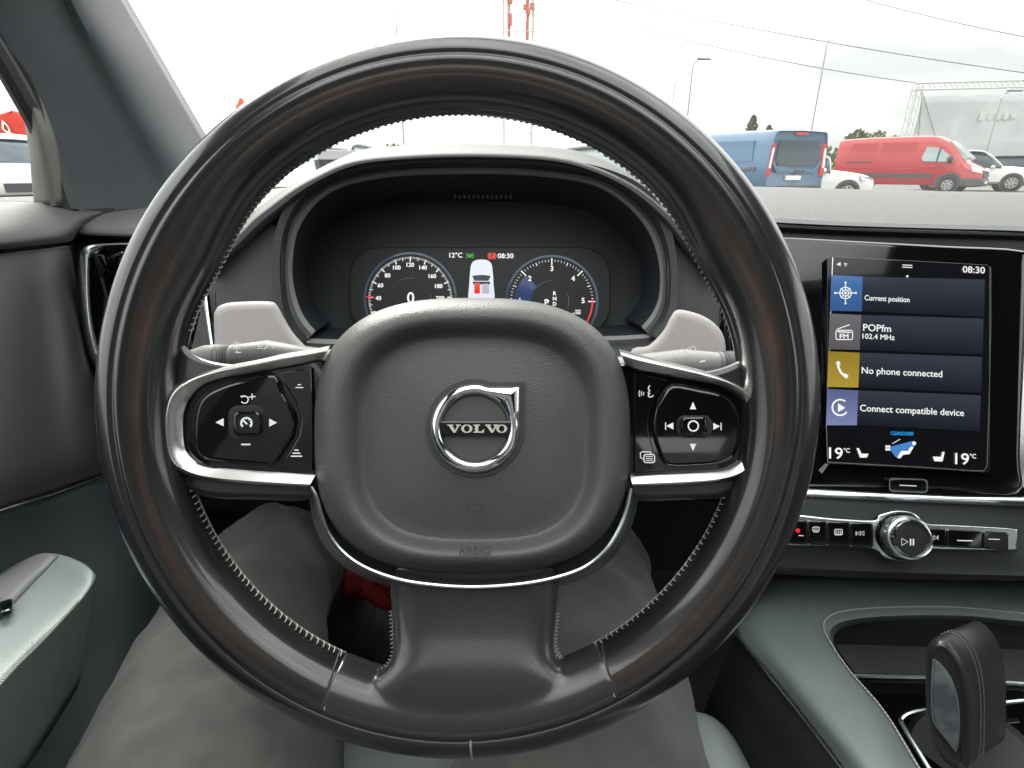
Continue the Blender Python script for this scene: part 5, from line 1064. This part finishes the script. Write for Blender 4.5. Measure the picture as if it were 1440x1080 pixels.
si2 = [(880, 514), (900, 522), (951, 531), (985, 537), (1013, 543), (1039, 557), (1049, 572), (1053, 602), (1049, 635), (1037, 651), (1021, 659), (995, 662), (972, 663), (930, 665), (886, 668)]
for a, b, key in ((so1, si1, 'L'), (so2, si2, 'R')):
    o_, i_ = resample(cr(a, 6), 90), resample(cr(b, 6), 90)
    obj('spoke_trim', ribbon(o_, i_, wp, [(-.22, -.014), (-.12, -.002), (-.02, .0050), (.10, .0072), (.22, .0074), (.8, .0046), (.97, .0034), (1.03, -.004)]), M['silver'], sw, smooth=45)
    pan = i_ + ([(470, 667), (470, 507)] if key == 'L' else [(860, 668), (860, 514)])
    panel = obj('switch_panel', plate(pan, wp, .0015, -.01, .8), M['piano'], sw)
    if key == 'L':
        big = cr([(386, 525), (340, 533), (304, 545), (282, 560), (273, 583), (271, 607), (274, 630), (286, 645), (310, 650), (350, 653), (383, 655), (400, 635), (414, 612), (417, 590), (410, 570), (398, 548)], 3, True)
        sm_ = [(392, 524), (438, 517), (440, 560), (440, 662), (392, 658), (408, 634), (421, 612), (424, 588), (417, 568), (404, 546)]
        cn = rrect(321, 570, 374, 619, 14)
    else:
        big = cr([(945, 540), (985, 546), (1012, 552), (1030, 564), (1040, 582), (1042, 604), (1039, 628), (1028, 645), (1008, 653), (975, 656), (938, 655), (924, 632), (917, 606), (918, 582), (926, 562)], 3, True)
        sm_ = [(892, 525), (938, 534), (922, 558), (913, 580), (912, 606), (919, 634), (935, 660), (892, 664)]
        cn = rrect(951, 584, 1002, 616, 12)
    obj('rocker_button', plate(big, wp, .0042, -.004, 6), M['piano'], panel); obj('corner_button', plate(sm_, wp, .0038, -.004, 2), M['piano'], panel)
    obj('center_recess', plate(cn, wp, .0046, 0, 1.5), M['gap'], panel)
    cx0, cy0, cx1, cy1 = (327, 578, 368, 613) if key == 'L' else (957, 585, 995, 612)
    obj('center_button', plate(rrect(cx0, cy0, cx1, cy1, 9), wp, .0076, 0, 4), M['piano'], panel)
    d = Draw(wp, .0045); e = Draw(wp, .0079)
    if key == 'L':
        d.poly([(303, 594), (314.5, 588), (314.5, 599.5)]); d.poly([(389.5, 594.5), (378.5, 588.5), (378.5, 600)]); d.line([(339, 625), (352, 625)], 2.2)
        d.arc(344, 562, 5, 145, -150, 1.5); d.line([(344, 556.5), (338, 557.5)], 1.3); d.line([(349.5, 558.5), (359.5, 557.5)], 1.3); d.line([(354.5, 553.5), (354.5, 562)], 1.3)
        for k, (w_, y) in enumerate(((5, 541), (11, 545))): d.line([(421 - w_ / 2, y), (421 + w_ / 2, y)], 1.3)
        for k, (w_, y) in enumerate(((6, 633), (11, 637.3), (16, 641.5))): d.line([(417 - w_ / 2, y), (417 + w_ / 2, y)], 1.7)
        e.arc(346.5, 595, 7.5, -45, 225, 2.2); e.line([(340.5, 589.5), (347.5, 596.5)], 2.2)
        for a_ in range(-30, 211, 40): e.line([(346.5 + 4.8 * math.cos(R(a_)), 595 - 4.8 * math.sin(R(a_))), (346.5 + 7 * math.cos(R(a_)), 595 - 7 * math.sin(R(a_)))], 1.1)
    else:
        d.poly([(974.5, 565), (979, 575.5), (970, 575.5)]); d.poly([(974.5, 634.5), (979, 624), (970, 624)])
        d.poly([(937, 599), (947, 594), (947, 604)]); d.line([(936, 594), (936, 604.5)], 1.4); d.poly([(1012.5, 599.5), (1003, 594.5), (1003, 604.5)]); d.line([(1014, 594.5), (1014, 605)], 1.4)
        d.line(rrect(905.5, 639, 920.5, 650.5, 3), 1.5, True); d.line([(903.5, 645.5), (900.5, 643), (900.5, 637), (902.5, 635.5), (914, 635.5), (916, 637.5)], 1.4)
        for k in range(3): d.line([(908, 641.8 + 2.8 * k), (918, 641.8 + 2.8 * k)], 1)
        for k in range(3): d.arc(909 - k * 1.0, 553.5, 4 + k * 2.2, 150, 210, 1.1)
        d.line(cr([(914, 542), (911.5, 546), (913.5, 549.5), (911, 552.5), (914, 553.5), (911.5, 556.5), (915, 558.5), (919, 556)], 3), 1.3); d.line([(912, 548), (914.5, 549.3)], 1)
        e.arc(975, 599, 7, 0, 360, 2.0)
    obj('symbols', d, M['icon'], panel, smooth=0); obj('symbols', e, M['icon'], panel, smooth=0)
# hub trim line sweeping under the airbag
hb_ = [(438, 684), (446, 700), (452, 722), (463, 750), (484, 777), (515, 798), (560, 814), (610, 822), (668, 825), (730, 821), (780, 812), (822, 797), (852, 772), (871, 742), (881, 714), (887, 686)]
obj('hub_back', plate([(455, 640), (668, 630), (872, 640)] + [(x, y) for x, y in hb_[::-1]], wp, -.006, -.02, 3), M['gap'], sw)
hpth = [wp.at(x, y, .0035) for x, y in cr(hb_, 6)]
obj('hub_trim', MB().tube(hpth, .0011, 8), M['chrome_s'], sw)
ob_ = [(x + (x - 664) * .022, y + (5 if y > 700 else 0)) for x, y in hb_]; ib_ = [(x - (x - 664) * .012, y - (3 if y > 700 else 0)) for x, y in hb_]
obj('hub_rim', ribbon(resample(cr(ob_, 6), 90), resample(cr(ib_, 6), 90), wp, [(-.9, -.022), (-.3, -.008), (0, .000), (.3, .0022), (.8, .002), (1.2, -.004)]), mat('hub_rim_grey', (.16, .16, .165), .35, .6), sw, smooth=60)
# hub pad
def sel(cx, cy, a, b, n, k): 
    t = 2 * math.pi * k / 120; c, s = math.cos(t), math.sin(t); e = 2 / n
    return (cx + a * abs(c) ** e * (1 if c > 0 else -1), cy + b * abs(s) ** e * (1 if s > 0 else -1))
def padpt(t, k):
    """t: 1 outer edge .. 0 inner panel edge"""
    o = sel(664, 613, 223, 194, 2.75, k); i = sel(667, 617, 153, 140, 3.1, k); return (i[0] + (o[0] - i[0]) * t, i[1] + (o[1] - i[1]) * t)
rows = [[wp.at(*padpt(t, k), w) for k in range(120)] for t, w in ((1.0, -.020), (1.0, -.004), (.985, .0035), (.95, .0085), (.88, .0135), (.78, .0172), (.66, .0196), (.56, .0203), (.46, .0200), (.36, .0184), (.26, .0156), (.17, .0128), (.10, .0110), (.05, .0103), (.0, .0100))]
cen = (667, 614)
for f in (.9, .75, .55, .35, .15, .02): rows.append([wp.at(cen[0] + (padpt(0, k)[0] - cen[0]) * f, cen[1] + (padpt(0, k)[1] - cen[1]) * f, .0100 + .0056 * (1 - f * f)) for k in range(120)])
obj('airbag_cover', MB().grid(rows, cu=True), M['pad'], sw, smooth=180)
pw = lambda px, py: .0121 + .0040 * (1 - min(1, max(abs(px - 667) / 153, abs(py - 617) / 140)) ** 2)
# flat marks on the cover, relief highlight and shade painted in two greys
def emboss(name, d, m): return obj(name, d, m, sw, smooth=0)
M['emb'] = mat('relief_shade_grey', (.045, .045, .044), .6); M['emb2'] = mat('relief_highlight_grey', (.15, .15, .148), .6)
ap = flat(WD - .0207)
o1 = emboss('embossed_lettering', Draw(ap, .0006).text('AIRBAG', 667, 780, width=44, h=10.5, align='C'), M['emb2'])
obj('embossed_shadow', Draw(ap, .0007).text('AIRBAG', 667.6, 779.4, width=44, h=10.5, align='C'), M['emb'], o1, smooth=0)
hpn = flat(WD - .0134); d = Draw(hpn, .0004); d.line([(657, 706), (657, 722)], 1.2); d.line([(660, 711), (676, 709), (679, 707), (679, 716), (674, 718), (663, 718)], 1.1); emboss('embossed_horn_mark', d, M['emb'])
# emblem
ep = flat(WD - .0158); EC = (668, 602)
out_r, in_r = 63, 46.5
def emb_out(k, n=144):
    t = 2 * math.pi * k / n; c, s = math.cos(t), math.sin(t); x, y = EC[0] + out_r * c, EC[1] - out_r * s; a = math.degrees(t)
    if 8 < a < 82:                       # arrow corner, upper right
        cx, cy = 732, 543
        if a <= 45: y2 = EC[1] - min(out_r * 2, (cx - EC[0]) * math.tan(t)); return (cx if a > 20 else x + (cx - x) * (a - 8) / 12, max(cy, y2) if a > 20 else y + (y2 - y) * (a - 8) / 12)
        x2 = EC[0] + (EC[1] - cy) / math.tan(t); return (min(cx, x2) if a < 70 else x2 + (x - x2) * (a - 70) / 12, cy if a < 70 else cy + (y - cy) * (a - 70) / 12)
    return (x, y)
eo = [emb_out(k) for k in range(144)]; ei = [(EC[0] + in_r * math.cos(2 * math.pi * k / 144), EC[1] - in_r * math.sin(2 * math.pi * k / 144)) for k in range(144)]
emb_root = obj('emblem', MB().grid([[ep.at(o[0] + (i[0] - o[0]) * s, o[1] + (i[1] - o[1]) * s, w) for o, i in zip(eo, ei)] for s, w in ((0, -.006), (0, .0006), (.04, .0016), (.16, .0026), (.38, .0036), (.62, .0036), (.84, .0026), (.96, .0012), (1.0, -.001), (1.0, -.006))], cu=True), M['chrome'], sw, smooth=50)
rec = [(x + (x - EC[0]) * .10, y + (y - EC[1]) * .10) for x, y in eo]
obj('recess_shade', plate(rec, ep, -.0002, -.004, .5), M['emb'], emb_root); obj('backing', plate([(EC[0] + (x - EC[0]) * .99, EC[1] + (y - EC[1]) * .99) for x, y in ei], ep, .0002, -.003, .5), mat('emblem_back', (.075, .075, .072), .55), emb_root)  # dark plate round the emblem, shade of the hollow put into its colour
obj('bar', plate([(620, 594), (717, 594), (719, 612), (618, 612)], ep, .0028, -.002, .8), M['piano'], emb_root)
obj('bar_edge', Draw(ep, .0030).line([(621, 593.2), (717, 593.2)], 1.4), M['chrome'], emb_root, smooth=0)
# slab-serif lettering V O L V O
lt = Draw(ep, .0034); xs = 629
def V_(x, w=19): lt.poly([(x, 597), (x + 8.5, 597), (x + 8.5, 598.6), (x + 7, 598.6), (x + 11, 605), (x + 14, 598.6), (x + 12, 598.6), (x + 12, 597), (x + w, 597), (x + w, 598.6), (x + w - 2, 598.6), (x + 11.2, 608.5), (x + 8.6, 608.5), (x + 2, 598.6), (x, 598.6)])
def O_(cx, w=8): lt.grid([[lt.P(cx + w * math.cos(2 * math.pi * k / 28), 602.8 + 5.9 * math.sin(2 * math.pi * k / 28)) for k in range(28)], [lt.P(cx + (w - 4.0) * math.cos(2 * math.pi * k / 28), 602.8 + 4.4 * math.sin(2 * math.pi * k / 28)) for k in range(28)]], cu=True)
def L_(x): lt.poly([(x, 597), (x + 9.5, 597), (x + 9.5, 598.6), (x + 7.2, 598.6), (x + 7.2, 606.6), (x + 12, 606.6), (x + 14, 603.8), (x + 15.4, 603.8), (x + 15, 608.5), (x, 608.5), (x, 607), (x + 2.4, 607), (x + 2.4, 598.6), (x, 598.6)])
V_(629); O_(656.5); L_(665.5); V_(682); O_(705.5, 7.8)
obj('lettering', lt, mat('letter_chrome', (.72, .66, .60), .4, .4), emb_root, smooth=0)
# lower spoke: leather-wrapped, flaring into the rim
sp_rows = [(796, 552, 784, -.020, -.001), (830, 549, 786, -.020, -.0005), (860, 551, 783, -.020, .0015), (890, 553, 780, -.020, .0045), (912, 553, 779, -.020, .0072), (930, 549, 783, -.018, .0095), (944, 538, 795, -.016, .0112), (958, 520, 815, -.014, .0126), (975, 500, 838, -.012, .0140), (995, 490, 848, -.010, .0150), (1012, 500, 838, -.008, .0150)]
mb = MB(); rows = []
for y, xl, xr, wb, wf in cr(sp_rows, 5):
    row = []
    for q in range(64):                          # rounded-box section
        a = 2 * math.pi * q / 64; c_, s_ = math.cos(a), math.sin(a); e = 2 / 5
        cx = abs(c_) ** e * (1 if c_ > 0 else -1); cw = abs(s_) ** e * (1 if s_ > 0 else -1)
        row.append(wp.at((xl + xr) / 2 + (xr - xl) / 2 * cx, y, (wb + wf) / 2 + (wf - wb) / 2 * cw))
    rows.append(row)
mb.grid(rows, cu=True, caps=True)
seg = []
for q in range(70):
    a = R(245.9 + (299.2 - 245.9) * q / 69); row = []
    for j_ in range(72):
        dg = 360 * j_ / 72; row.append(rim_pt(a, R(dg), .0007 if 94 <= dg <= 205 else (-.0016 if not 86 <= dg <= 215 else -.0003), False))
    seg.append(row)
mb.grid(seg, cu=True, caps=True)
lo = obj('lower_spoke', mb, M['spoke'], sw, smooth=180)
m = lo.modifiers.new('r', 'REMESH'); m.mode = 'VOXEL'; m.voxel_size = .0011; m.use_smooth_shade = True
m = lo.modifiers.new('sm', 'SMOOTH'); m.factor = .5; m.iterations = 22
for q in (((551, 858, -.011), (553, 900, -.011), (553, 918, -.009), (545, 936, -.004), (527, 946, -.0005), (505, 946, .0012), (484, 937, .0005)), ((783, 862, -.011), (780, 895, -.011), (782, 914, -.009), (793, 931, -.004), (812, 937, -.0005), (830, 932, .0012), (846, 925, .0005))):
    P_ = resample([tuple(wp.at(x, y, w + .0015)) for x, y, w in cr(q, 6)], 26)
    for i in range(25):
        a, b = Vector(P_[i]), Vector(P_[i + 1]); t = (b - a).normalized(); n = t.cross(FW).normalized()
        st.tube([a + n * .0014, a.lerp(b, .3) - n * .0014 - FW * .001], .0004, 5); st.tube([a, b], .00035, 4)
sto = obj('stitching', st, M['stitch'], sw); sto['kind'] = 'stuff'
